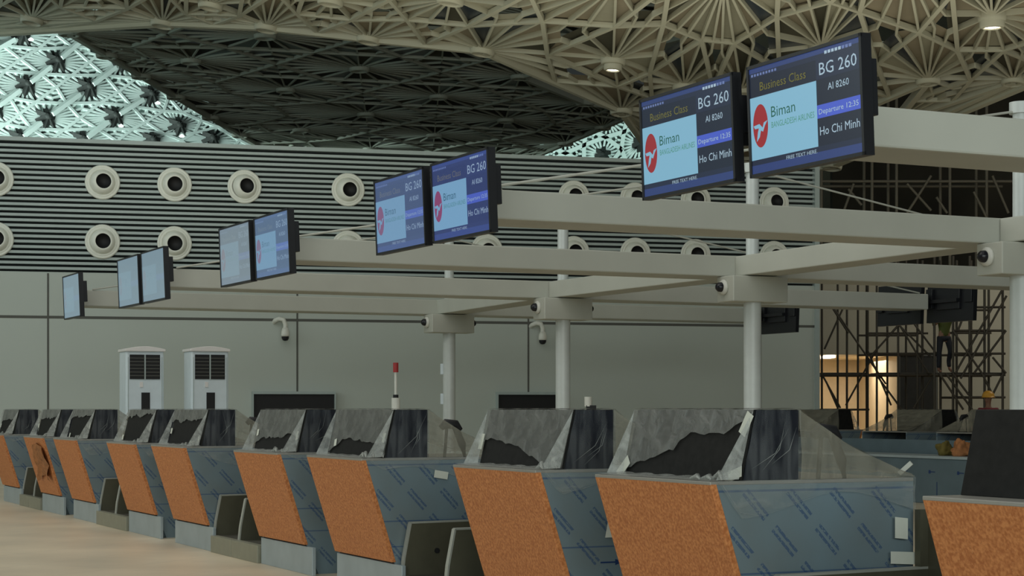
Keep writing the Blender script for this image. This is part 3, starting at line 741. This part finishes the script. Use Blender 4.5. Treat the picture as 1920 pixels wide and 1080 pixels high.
# ------------------------------------------------------------------ plastic sheets
def jag(n, base, amp, rnd): return [base+rnd.uniform(-amp, amp) for _ in range(n)]
def sheet(i, s, v, rz, prof, label, group, tapes=True, hang=0.14):
    """prof: ragged lower edge of the milky front film, (x fraction, height fraction) left to right"""
    rnd = random.Random(100+i)
    t = thing('plastic_sheet', label, 'plastic sheet', W(s, v), rz, group)
    H = EYE-TOP
    # front film on the sloping face
    def fp(x, h, o=0.012): 
        y = 0.20+0.09*h; return (x, y-o, TOP+h*H)
    b = MB(); pts = prof
    N = 26
    def low(u):
        for (a, ha), (c_, hc) in zip(pts, pts[1:]):
            if a <= u <= c_: return ha+(hc-ha)*(u-a)/(c_-a+1e-9)
        return pts[-1][1]
    vs = []; fs = []
    for q in range(N+1):
        u = q/N; x = -HW-0.005+u*(2*HW+0.01); h0 = max(0.02, low(u)+(rnd.uniform(-.03, .03) if 0.03 < low(u) else 0))
        for r_ in range(5):
            h = lerp(h0, 1.0, r_/4); wv = 0.004*math.sin(u*23+r_*2+i)
            p = fp(x, h, 0.012+abs(wv)); vs.append(p)
    for q in range(N):
        for r_ in range(4): fs.append((q*5+r_, (q+1)*5+r_, (q+1)*5+r_+1, q*5+r_+1))
    b.add(vs, fs, 'plastic_milky', True); b.build('front_film', t)
    # top and near end
    b = MB()
    b.grid(lambda u, w_: (-HW-0.005+u*(2*HW+0.01), 0.28+w_*0.305, EYE+0.006+0.003*math.sin(u*30+w_*5)), 14, 3, 'plastic_milky')
    b.build('top_film', t)
    b = MB()
    def endf(u, w_):
        y0 = 0.20+0.09*w_; y = lerp(y0, 0.585, u); return (HW+0.006+0.010*math.sin(9*u+7*w_+i)**2*(1-w_*.5), y, TOP+w_*H)
    b.grid(endf, 10, 10, 'plastic_clear')
    for q in range(3):     # creases
        a = (rnd.uniform(0.25, 0.45), rnd.uniform(0.0, 0.35)); c_ = (rnd.uniform(0.42, 0.57), rnd.uniform(0.6, 0.98))
        mid = ((a[0]+c_[0])/2+0.03, (a[1]+c_[1])/2-0.06)
        b.tube([(HW+0.020, a[0], TOP+a[1]*H), (HW+0.022, mid[0], TOP+mid[1]*H), (HW+0.012, c_[0], TOP+c_[1]*H)], [0.0005, 0.003, 0.0005], 'plastic_hang', 5)
    b.build('end_film', t)
    # veil from the hood to the back edge of the counter: near end, rear slope
    def sag(u): return EYE-(EYE-TOP-0.02)*(u**0.93)-0.03*math.sin(PI*u)
    b = MB()
    for sx in (1, -1):
        b.grid(lambda u, w_: (sx*(HW+0.002+0.012*math.sin(13*u+5*w_)), lerp(0.585, DEP, u), lerp(TOP+0.004, max(sag(u), TOP+0.006), w_)), 16, 6, 'plastic_veil')
    b.grid(lambda u, w_: (lerp(-HW-0.005, HW+0.005, w_), lerp(0.585, DEP, u), sag(u)-0.035*math.sin(PI*w_)*math.sin(PI*u)+0.006*math.sin(40*w_+9*u)), 14, 16, 'plastic_veil')
    b.build('rear_veil', t)
    # far corner flare and gathered folds at the foot
    b = MB()
    b.add([fp(-HW, 1.0, 0.012), fp(-HW+0.03, 0.0, 0.02), (-HW-0.01, 0.09, TOP+0.008), (-HW-0.04, 0.16, TOP+0.02)], [(0, 1, 2), (0, 2, 3)], 'plastic_fold')
    b.add([fp(HW, 1.0, 0.012), fp(HW-0.10, 0.0, 0.02), (HW-0.02, 0.05, TOP+0.006), (HW+0.02, 0.17, TOP+0.01)], [(0, 1, 2), (0, 2, 3)], 'plastic_fold')
    b.grid(lambda u, w_: (lerp(-HW, HW, u), lerp(0.0, 0.2, w_), TOP+0.004+0.012*abs(math.sin(17*u+i))*(w_)), 26, 3, 'plastic_fold')
    for q in range(7):
        x = HW-0.04+rnd.uniform(-0.2, 0.04); y = rnd.uniform(0.02, 0.18)
        b.tube([(x-0.06, y, TOP+0.01), (x, y+0.01, TOP+rnd.uniform(0.02, 0.05)), (x+0.05, y-0.01, TOP+0.012)], [0.006, 0.016, 0.006], 'plastic_fold', 6)
    b.build('gathered_folds', t)
    # strip hanging down the end panel
    b = MB()
    def hg(u, w_):
        d = hang*(1+0.5*math.sin(6*u+i))*(1.0 if u > .12 else u/.12)
        return (HW+0.010+0.012*math.sin(20*u+4*w_)**2, lerp(0.03, DEP+0.0, u), TOP+0.004-d*w_)
    b.grid(hg, 24, 5, 'plastic_hang')
    b.tube([(HW+0.02, lerp(0.05, DEP, q/10), hg(q/10, 1)[2]) for q in range(11)], 0.0018, 'plastic_hang', 5)
    b.build('hanging_edge', t)
    if tapes:
        k_ = 0
        def tp(p, q, r, s_):
            bb = MB(); bb.add([p, q, r, s_], [(0, 1, 2, 3)], 'tape'); bb.build('tape', t, 0, False, 0.002)
        def front_tape(x, h, w_, l_, an):
            ca, sa = math.cos(an), math.sin(an)
            c4 = [(-w_/2, -l_/2), (w_/2, -l_/2), (w_/2, l_/2), (-w_/2, l_/2)]
            tp(*[fp(x+p*ca-q*sa, h+(p*sa+q*ca)/H, 0.024) for p, q in c4])
        if i == 1:
            front_tape(HW-0.03, 0.80, 0.075, 0.125, -0.40); front_tape(-HW+0.02, 0.10, 0.14, 0.07, 0.8); front_tape(HW-0.06, 0.08, 0.16, 0.06, 0.3)
            for (y, z, a, c_) in ((1.26, 0.83, .09, .12), (1.27, 0.66, .17, .07)):
                tp((HW+0.024, y-a/2, z-c_/2), (HW+0.024, y+a/2, z-c_/2-0.01), (HW+0.024, y+a/2, z+c_/2-0.01), (HW+0.024, y-a/2, z+c_/2))
        elif i == 2:
            front_tape(-HW+0.02, 0.42, 0.06, 0.11, -0.05); front_tape(HW-0.12, 0.12, 0.05, 0.06, 0.2)
            tp((HW+0.024, 0.50, 0.66), (HW+0.024, 0.56, 0.66), (HW+0.024, 0.60, 0.76), (HW+0.024, 0.52, 0.76))
        else:
            front_tape(HW-0.03+rnd.uniform(-.05, 0), rnd.uniform(0.15, 0.6), 0.05, 0.08, rnd.uniform(-.4, .4))
            front_tape(-HW+0.1+rnd.uniform(-.05, .1), rnd.uniform(0.1, 0.5), 0.05, 0.06, rnd.uniform(-.4, .4))
            if i in (3, 5):
                tp((HW+0.024, 0.62, 0.95), (HW+0.024, 0.74, 0.93), (HW+0.024, 0.75, 0.99), (HW+0.024, 0.63, 1.01))
    return t
profs = {1: [(0, 0.03), (.06, .12), (.2, .22), (.35, .38), (.42, .40), (.5, .62), (.56, .72), (.62, .62), (.72, .68), (.8, .64), (.88, .78), (.94, .86), (1, .9)],
         2: [(0, .42), (.1, .48), (.25, .44), (.4, .38), (.55, .28), (.7, .14), (.8, .03), (1, .03)],
         3: [(0, .04), (.1, .16), (.25, .38), (.45, .36), (.7, .33), (.85, .3), (1, .1)],
         4: [(0, .1), (.15, .3), (.35, .33), (.6, .32), (.75, .45), (.9, .4), (1, .05)],
         5: [(0, .62), (.15, .72), (.3, .62), (.45, .74), (.6, .68), (.8, .72), (1, .75)],
         6: [(0, .8), (.2, .75), (.35, .85), (.5, .74), (.7, .9), (1, .85)],
         7: [(0, .65), (.2, .78), (.4, .72), (.7, .8), (1, .82)],
         8: [(0, .6), (.3, .7), (.6, .66), (1, .8)],
         9: [(0, .5), (.5, .6), (1, .6)]}
for i, (c, k) in enumerate(order):
    if i == 0: continue
    where = dl[(c, k)].replace('terracotta fronted check-in desk', 'desk').split(', ', 1)
    lab = ['', 'clear plastic sheet on right foreground desk, torn jagged hole across its front', 'clear plastic sheet on third desk from right, low dark gap at its left',
           'clear plastic sheet on fourth desk from right, veil over monitor arm', 'clear plastic sheet on fifth desk from right, below left wall opening',
           'clear plastic sheet on sixth desk from right, before the right air cooler', 'clear plastic sheet on seventh desk from right, before the left air cooler',
           'clear plastic sheet on third desk from the left end of the row', 'clear plastic sheet on second desk from the left end of the row', 'clear plastic sheet on the desk cut by the left frame edge'][i]
    sheet(i, desk_mid(c, k), 0, RZ, profs[i], lab, 'plastic sheets over the front row of desks')
for q, ((c, k), lb) in enumerate(ol.items()):
    sheet(20+q, desk_mid(c, k), VMIR, RZ+PI, [(0, .1), (.5, .1), (1, .1)], lb.replace('opposite row check-in desk seen from behind', 'crumpled plastic sheet on opposite desk'), 'plastic sheets over the opposite row of desks', tapes=False, hang=0.1)

# brown paper on the second desk from the left end
p = W(desk_mid('B', 3), 0)
b = MB(); rnd = random.Random(5)
def bp(u, w_):
    h = lerp(0.92, 0.45, w_); y = (TOP-h)/(TOP-0.27)*0.26
    return (lerp(-0.15, 0.62, u)+0.1*math.sin(5*w_), y-0.02-0.05*abs(math.sin(7*u+5*w_)), h+0.1*math.sin(3*u))
b.grid(bp, 8, 8, 'bag'); o = b.build('brown_paper'); o.location = p; o.rotation_euler = (0, 0, RZ)
tag(o, 'crumpled brown paper wrapped on the front of the second desk from left', 'paper')

# ------------------------------------------------------------------ baggage conveyors
def make_lane(bx=0.0):
    t = thing('baggage_conveyor', '', 'conveyor')
    Lw = 0.875
    prof = [(0.33, 0.165), (0.345, 0.31), (0.40, 0.585), (1.345, 0.60), (1.345, 0.93), (1.90, 0.93), (1.90, 0.0), (0.33, 0.0)]
    b = MB(); b.prism_x(-Lw/2, -Lw/2+0.05, prof, 'olive_dark')
    o = b.build('side_guard', t, 0, True)
    b = MB(); e = [(0.325, 0.165), (0.34, 0.31), (0.395, 0.59), (1.90, 0.605)]
    for (y0, z0), (y1, z1) in zip(e, e[1:]):
        b.bar((-Lw/2+0.025, y0, z0), (-Lw/2+0.025, y1, z1), 0.052, 0.014, 'plate_edge', (0, 0, 1) if abs(y1-y0) > abs(z1-z0) else (0, 1, 0))
    b.build('edge_strip', o)
    b = MB(); b.tube([(-Lw/2+0.05, 0.62, 0.36), (-Lw/2+0.062, 0.62, 0.36)], 0.022, 'black', 10); b.build('sensor', o)
    b = MB(); b.box(-Lw/2+bx, Lw/2-0.01, 0.25, 0.33, 0.0, 0.175, 'olive_steel'); b.build('front_box', t, 0.004)
    b = MB(); b.box(-Lw/2+0.05, Lw/2, 0.33, 1.85, 0.10, 0.17, 'belt'); b.build('belt', t, 0.01)
    b = MB(); b.box(-Lw/2+0.05, Lw/2, 1.40, 1.44, 0.45, 0.95, 'olive_dark'); b.build('tunnel_hood', t)
    return t
lane0 = {}
cl_ = ['beside the right-edge desk', 'between third and fourth desks from right', 'between fifth and sixth desks from right', 'between seventh and eighth desks from right', 'between the two leftmost desks']
for k in range(5):
    for j in range(2):
        p = W(PER*k-1.34-0.4375-j*0.88-0.01, 0); lab = 'olive baggage belt lane %s, %s lane' % (cl_[k], 'left' if j == 0 else 'right')
        if j not in lane0:
            l_ = lane0[j] = make_lane(0.15 if j == 0 else 0.0); l_.location = p; l_.rotation_euler = (0, 0, RZ); l_['label'] = lab; l_['group'] = 'baggage belt lanes'; l_['category'] = 'conveyor'
        else: dup(lane0[j], p, RZ, lab, 'baggage belt lanes')

# collector line behind, towards the opposite row
t = thing('collector_conveyor', 'long blue film covered belt housing running along the opposite desk row', 'conveyor', W(17, 13.9, 0), RZ)
b = MB(); b.box(-7, 7, -0.45, 0.35, 0.0, 0.72, 'film_plain'); b.build('housing', t, 0.01)
b = MB(); b.box(-7, 7, -0.47, 0.37, 0.72, 0.76, 'plinth_steel'); b.build('top_rail', t)
b = MB()
for q in range(20):
    x = -6.6+q*0.7; b.box(x, x+0.16, -0.453, -0.45, 0.50, 0.515, 'film_ink'); b.prism_x(x, x+0.05, [(-0.453, 0.48), (-0.45, 0.535), (-0.45, 0.48)], 'film_ink')
    b.box(x+0.2, x+0.215, -0.453, -0.45, 0.05, 0.35, 'film_ink')
b.build('printed_marks', t)
b = MB(); b.box(-5, 5, 0.45, 0.55, 0.0, 0.99, 'film_plain'); b.build('back_board', t)

# ------------------------------------------------------------------ evaporative coolers
def make_cooler(px, label):
    Z = 29.7; k = Z/F
    t = thing('air_cooler', label, 'air cooler', at(px+6, HOR, Z)*1, 0.42, 'tall white portable air coolers')
    t.location.z = 0; hw = 36*k; top = EYE+110*k; D = 0.5
    b = MB(); b.box(-hw, hw, 0, D, 0.08, top, 'cooler_white'); b.build('body', t, 0.03)
    b = MB(); n = 14
    arc = [(-hw-0.02, top-0.01)]+[(lerp(-hw-0.02, hw+0.02, q/n), top+0.03+0.045*math.sin(PI*q/n)) for q in range(n+1)]+[(hw+0.02, top-0.01)]
    vs = [(x, -0.03, z) for x, z in arc]+[(x, D+0.02, z) for x, z in arc]; m_ = len(arc)
    b.add(vs, [tuple(range(m_)), tuple(range(2*m_-1, m_-1, -1))]+[(q, q+m_, (q+1) % m_+m_, (q+1) % m_) for q in range(m_)], 'cooler_top')
    b.build('top_cap', t, 0.01, True)
    gx0, gx1, gz0, gz1 = -29*k, 28*k, EYE+57*k, EYE+103*k
    b = MB(); b.box(gx0, gx1, -0.012, 0.0, gz0, gz1, 'grille'); g = b.build('air_outlet', t)
    b = MB()
    for q in range(1, 7): z = lerp(gz0, gz1, q/7); b.box(gx0, gx1, -0.022, -0.012, z-0.006, z+0.006, 'joint')
    b.box((gx0+gx1)/2-0.01, (gx0+gx1)/2+0.01, -0.026, -0.012, gz0, gz1, 'slat'); b.build('louvres', g)
    b = MB(); b.box(-7*k, 9*k, -0.01, 0, EYE-10*k, EYE+32*k, 'black'); b.build('water_gauge', t)
    b = MB(); b.box(-hw+0.03, -hw+0.04, -0.008, 0, 0.3, top-0.1, 'slat').box(hw-0.04, hw-0.03, -0.008, 0, 0.3, top-0.1, 'slat'); b.build('body_seam', t)
    b = MB(); b.box(-10*k, -4*k, -0.012, 0, EYE+42*k, EYE+52*k, 'cooler_top'); b.build('sticker', t)
    for sx in (-1, 1):
        b = MB(); b.tube([(sx*(hw-0.1)-0.02, 0.1, 0.05), (sx*(hw-0.1)+0.02, 0.1, 0.05)], 0.045, 'black', 14); b.build('caster', t)
        b = MB(); b.tube([(sx*(hw-0.1)-0.02, 0.4, 0.05), (sx*(hw-0.1)+0.02, 0.4, 0.05)], 0.045, 'black', 14); b.build('caster', t)
make_cooler(266, 'tall white portable air cooler with black grille, left one of the two')
make_cooler(388, 'tall white portable air cooler with black grille, right one of the two')

# ------------------------------------------------------------------ small items
p = at(742, HOR, 24); p.z = 0
t = thing('signal_pole', 'slim white pole with a red tip standing behind the desks', 'signal light', p, 0)
k = 24/F
b = MB(); b.tube([(0, 0, 0), (0, 0, EYE+25*k)], 0.03, 'cctv_white', 12); b.tube([(0, 0, EYE), (0, 0, EYE+22*k)], 0.055, 'cctv_white', 12); b.build('post', t)
b = MB(); b.tube([(0, 0, EYE+25*k), (0, 0, EYE+70*k)], 0.018, 'cctv_white', 10); b.build('stem', t)
b = MB(); b.tube([(0, 0, EYE+22*k), (0, 0, EYE+28*k)], 0.035, 'black', 12); b.build('collar', t)
b = MB(); b.tube([(0, 0, EYE+70*k), (0, 0, EYE+88*k)], 0.035, 'red', 12); b.build('red_lamp', t)
p = at(1103, HOR, 26); p.z = 0
t = thing('bottle_stand', 'small white pump post with dark foot rising behind third desk hood', 'dispenser', p, 0); k = 26/F
b = MB(); b.tube([(0, 0, 0), (0, 0, EYE+2*k)], 0.05, 'cctv_white', 12); b.build('post', t)
b = MB(); b.box(-0.03, 0.11, -0.05, 0.05, EYE, EYE+8*k, 'black'); b.build('bracket', t)
b = MB(); b.tube([(0, 0, EYE+6*k), (0, 0, EYE+24*k)], 0.055, 'cctv_white', 12); b.build('bottle', t)
p = at(1421, HOR, 24.2); p.z = 0; k = 24.2/F
t = thing('red_sign', 'small red square sign on a thin post just right of the column', 'sign', p, 0)
b = MB(); b.tube([(0, 0.02, 0), (0, 0.02, EYE+10*k)], 0.012, 'slat', 8); b.build('post', t)
b = MB(); b.box(-6*k, 6*k, 0, 0.015, EYE+8*k, EYE+22*k, 'red'); s_ = b.build('sign_plate', t)
b = MB(); b.box(-4*k, -2*k, -0.004, 0, EYE+10*k, EYE+20*k, 'cctv_white').box(2*k, 4*k, -0.004, 0, EYE+10*k, EYE+20*k, 'black').box(-2*k, 2*k, -0.004, 0, EYE+13*k, EYE+16*k, 'black'); b.build('sign_mark', s_)
for py, lab in ((692, 'upper small white socket box on the left side of the leftmost column'), (748, 'lower small white socket box on the left side of the leftmost column')):
    s, v = cols[3]; q = W(s-0.1, v); k = q.y/F
    b = MB(); b.box(-0.16, -0.10, -0.05, 0.05, -0.10, 0.10, 'cooler_white'); o = b.build('socket_box', None, 0.01); o.location = (q.x, q.y, EYE-(py-HOR)*k)
    tag(o, lab, 'socket box', 'socket boxes on the leftmost column')
# folded things on the collector near the bare hood
q = at(1778, 838, 29.5)
b = MB()
def blob(cx, cy, cz, rx, ry, rz_, m, seed):
    from mathutils import noise
    bb = MB()
    def fn(u, w_):
        d = Vector((math.cos(2*PI*u)*math.sin(PI*w_), math.sin(2*PI*u)*math.sin(PI*w_), -math.cos(PI*w_)))
        k = 1+0.55*noise.noise(d*1.3+Vector((seed, 0, 0)))+0.25*noise.noise(d*3.5+Vector((0, seed, 0)))
        q = Vector((rx*d.x, ry*d.y, rz_*d.z))*k
        return (cx+q.x, cy+q.y, cz+max(0.0, q.z+rz_*0.6))
    bb.grid(fn, 28, 18, m)
    return bb
def place_on_collector(px, m, rx, rz_, lab, name, seed):
    # collector centre line v=13.9
    xp = (px-960)/F; p0 = W(0, 13.85); s = (xp*p0.y-p0.x)/(DX-xp*DY)
    o = blob(0, 0, 0, rx, 0.16, rz_, m, seed).build(name); o.location = W(s, 13.85, 0.762); tag(o, lab, 'bag')
place_on_collector(1772, 'bag_olive', 0.13, 0.14, 'small olive yellow bag on the blue conveyor, left of the orange bundle', 'cloth_bag', 3)
place_on_collector(1803, 'bag', 0.16, 0.16, 'orange brown bundle on the blue conveyor, beside the bare black hood', 'cloth_bundle', 9)
# wooden batten leaning off the foreground desk
o = MB().bar(W(-1.22, 1.335, TOP+0.02), W(-1.27, 1.385, TOP+0.085), 0.026, 0.026, 'plate_edge').build('wooden_batten')
tag(o, 'short pale stick poking out behind the right foreground desk', 'stick')

# ------------------------------------------------------------------ scaffolding
def scaffold(label, Z, xs, levels, braces, top, planks=(), r=0.028, m='scaffold', name='scaffolding', base=0.0, depth=1.3):
    t = thing(name, label, 'scaffolding', (0, Z, 0), 0, 'steel tube scaffolds at the right')
    X = lambda px: (px-960)/F*Z; Zz = lambda py: EYE-(py-HOR)/F*Z
    for px in xs:
        for d in (0, depth):
            b = MB(); b.tube([(X(px), d, base), (X(px), d, Zz(top))], r, m, 8); b.build('standard', t)
    for py, a, c in levels:
        for d in (0, depth):
            b = MB(); b.tube([(X(a), d, Zz(py)), (X(c), d, Zz(py))], r*0.9, m, 8); b.build('ledger', t)
    for (a, ya, c, yc) in braces:
        b = MB(); b.tube([(X(a), -0.06, Zz(ya)), (X(c), -0.06, Zz(yc))], r*0.85, m, 8); b.build('brace', t)
    for py, a, c in planks:
        b = MB(); b.box(X(a), X(c), 0.05, depth-0.05, Zz(py), Zz(py)+0.06, 'scaffold'); b.build('platform', t)
    return t
scaffold('dark tube scaffolding bay in front of the warm lit corridor', 46, [1541, 1588, 1627], [(703, 1541, 1640), (768, 1541, 1630)],
         [(1550, 560, 1660, 720), (1588, 560, 1545, 655), (1552, 565, 1590, 625), (1640, 660, 1585, 760), (1542, 705, 1575, 765), (1548, 715, 1570, 765), (1625, 655, 1670, 760)], 480, [(703, 1541, 1630)])
scaffold('dark tube scaffolding bay in front of the dark service doorway', 45.2, [1644, 1684, 1720], [(625, 1627, 1740), (663, 1627, 1750), (703, 1627, 1750)],
         [(1665, 590, 1745, 670), (1670, 625, 1700, 590), (1680, 600, 1740, 700), (1700, 590, 1760, 670), (1640, 700, 1690, 768), (1750, 700, 1712, 765), (1630, 670, 1684, 610)], 480, [(703, 1650, 1745)])
scaffold('dark tube scaffolding bay at right with steep stair braces by the rightmost column', 44.4, [1752, 1787, 1818, 1846, 1880], [(576, 1790, 1885), (620, 1785, 1885), (663, 1785, 1885), (703, 1750, 1885), (745, 1785, 1885)],
         [(1880, 540, 1790, 700), (1886, 555, 1800, 710), (1830, 530, 1795, 620), (1885, 620, 1825, 700), (1785, 620, 1840, 700), (1760, 700, 1805, 768), (1772, 700, 1822, 768), (1785, 700, 1815, 740), (1840, 700, 1862, 745), (1880, 700, 1850, 760), (1860, 670, 1885, 700)], 480, [(703, 1755, 1885)], r=0.032)
scaffold('pale high scaffolding frame in the dark void above the right cross beams', 58, [1540, 1635, 1681, 1781, 1850], [(340, 1540, 1900)],
         [(1700, 345, 1745, 395), (1745, 330, 1700, 400), (1825, 360, 1850, 410), (1755, 370, 1775, 400), (1600, 345, 1580, 400), (1590, 355, 1615, 385), (1860, 330, 1890, 400)], 170, m='scaffold_pale', r=0.05, base=0.0)

# ------------------------------------------------------------------ people
def skin_mesh(pts, edges, m, name, parent, sub=1, rootidx=0):
    me = bpy.data.meshes.new(name); me.from_pydata([p[0] for p in pts], edges, []); me.update()
    o = bpy.data.objects.new(name, me); COL.objects.link(o)
    o.modifiers.new('skin', 'SKIN')
    s = o.modifiers.new('sub', 'SUBSURF'); s.levels = sub; s.render_levels = sub
    if not me.skin_vertices: me.skin_vertices.new() if hasattr(me.skin_vertices, 'new') else None
    sv = me.skin_vertices[0].data if me.skin_vertices else None
    if sv is None:
        return o
    for i, (p, r) in enumerate(pts): sv[i].radius = (r, r*0.85)
    sv[rootidx].use_root = True
    bpy.context.view_layer.update()
    dg = bpy.context.evaluated_depsgraph_get(); m2 = bpy.data.meshes.new_from_object(o.evaluated_get(dg))
    o.modifiers.clear(); o.data = m2; m2.materials.clear(); m2.materials.append(M[m])
    for p in m2.polygons: p.use_smooth = True
    o.parent = parent; return o
def person(loc, rz, label, topm, legm, helm, arms, lean=0.0, pose='stand'):
    t = thing('person', label, 'person', loc, rz)
    hipz, shz = 0.92, 1.42; ly = lean
    kneeL = (0.13, -0.10 if pose == 'step' else 0.0, 0.52); footL = (0.14, 0.0, 0.10 if pose == 'step' else 0.06)
    body = [((0, 0, hipz), 0.13), ((0, ly*.4, 1.12), 0.12), ((0, ly*.8, 1.32), 0.145), ((0, ly, 1.47), 0.06), ((0, ly, 1.56), 0.06), ((0, ly-0.015, 1.64), 0.095), ((0, ly, 1.72), 0.075)]
    ed = [(0, 1), (1, 2), (2, 3), (3, 4), (4, 5), (5, 6)]
    def limb(root, pts):
        prev = root
        for p in pts: body.append(p); ed.append((prev, len(body)-1)); prev = len(body)-1
    limb(0, [((0.10, 0, 0.84), 0.09), (kneeL, 0.062), ((0.13, 0.02, 0.3), 0.055), (footL, 0.04), ((footL[0], footL[1]-0.14, 0.035), 0.035)])
    limb(0, [((-0.10, 0, 0.84), 0.09), ((-0.12, 0.02, 0.50), 0.062), ((-0.12, 0.03, 0.28), 0.055), ((-0.12, 0.05, 0.06), 0.04), ((-0.12, -0.10, 0.035), 0.035)])
    for sx, a in ((1, arms[0]), (-1, arms[1])):
        limb(2, [((sx*0.19, ly, shz-0.03), 0.06), (a[0], 0.045), (a[1], 0.035), ((a[1][0], a[1][1]-0.05, a[1][2]+0.03), 0.028)])
        prev = len(body)-1; hx, hy, hz = body[prev][0]
        for fx, fz, L_ in ((-0.03, 0.02, 0.05), (-0.012, 0.03, 0.07), (0.008, 0.03, 0.075), (0.026, 0.025, 0.06)):
            body.append(((hx+fx, hy-0.02, hz+L_), 0.009)); ed.append((prev, len(body)-1))
    skin_mesh(body, ed, 'skin', 'body', t, 1)
    # vest
    v = [((0, 0, 0.86), 0.15), ((0, 0, 0.98), 0.155), ((0, ly*.4, 1.12), 0.15), ((0, ly*.8, 1.32), 0.17), ((0, ly*.95, 1.43), 0.10)]
    ve = [(0, 1), (1, 2), (2, 3), (3, 4)]
    for sx, a in ((1, arms[0]), (-1, arms[1])):
        e_ = a[0]; v.append(((sx*0.19, ly, shz-0.03), 0.08)); ve.append((3, len(v)-1)); v.append((tuple(e_), 0.06)); ve.append((len(v)-2, len(v)-1))
    skin_mesh(v, ve, topm, 'vest', t, 1)
    g = [((0, 0, 0.93), 0.145)]; ge = []
    for q in ([(0.10, 0, 0.84), kneeL, (0.13, 0.02, 0.3), (footL[0], footL[1], 0.13)], [(-0.10, 0, 0.84), (-0.12, 0.02, 0.50), (-0.12, 0.03, 0.28), (-0.12, 0.05, 0.11)]):
        prev = 0
        for j, p in enumerate(q): g.append((p, [0.11, 0.08, 0.072, 0.066][j])); ge.append((prev, len(g)-1)); prev = len(g)-1
    skin_mesh(g, ge, legm, 'trousers', t, 1)
    b = MB(); T = Matrix.Translation((0, ly, 1.66)); b.lathe([(0.155, 0.0), (0.13, 0.012), (0.128, 0.06), (0.10, 0.11), (0.05, 0.145), (0, 0.15)], helm, 20, T); b.build('helmet', t)
    b = MB()
    b.lathe([(0.0, 0.0), (0.012, 0.01), (0.016, 0.02), (0.0, 0.035)], 'skin', 8, Matrix.Translation((0, ly-0.115, 1.60))); b.box(-0.025, 0.025, ly-0.112, ly-0.10, 1.565, 1.573, 'shirt')
    for sx in (-1, 1): b.lathe([(0, -0.01), (0.012, 0), (0, 0.01)], 'black', 8, Matrix.Translation((sx*0.035, ly-0.095, 1.645)))
    b.build('face', t)
    return t
pz = EYE-(703-HOR)/F*44.4+0.06
person((at(1770, 0, 45.0).x, 45.0, pz), 0.2, 'person in green vest and dark trousers standing on scaffolding under a black screen', 'vest', 'trousers', 'helmet', [((0.34, -0.15, 1.30), (0.38, -0.25, 1.60)), ((-0.30, -0.05, 1.15), (-0.30, -0.25, 1.20))], -0.05, 'step')
person((at(1853, 0, 42.0).x, 42.0, 0.0), -0.6, 'person in orange helmet and red vest standing near the rightmost column', 'shirt', 'trousers', 'helmet', [((0.28, 0.0, 1.14), (0.27, -0.15, 0.95)), ((-0.28, 0.0, 1.14), (-0.27, -0.15, 0.95))]).scale = (1.07, 1.07, 1.07)
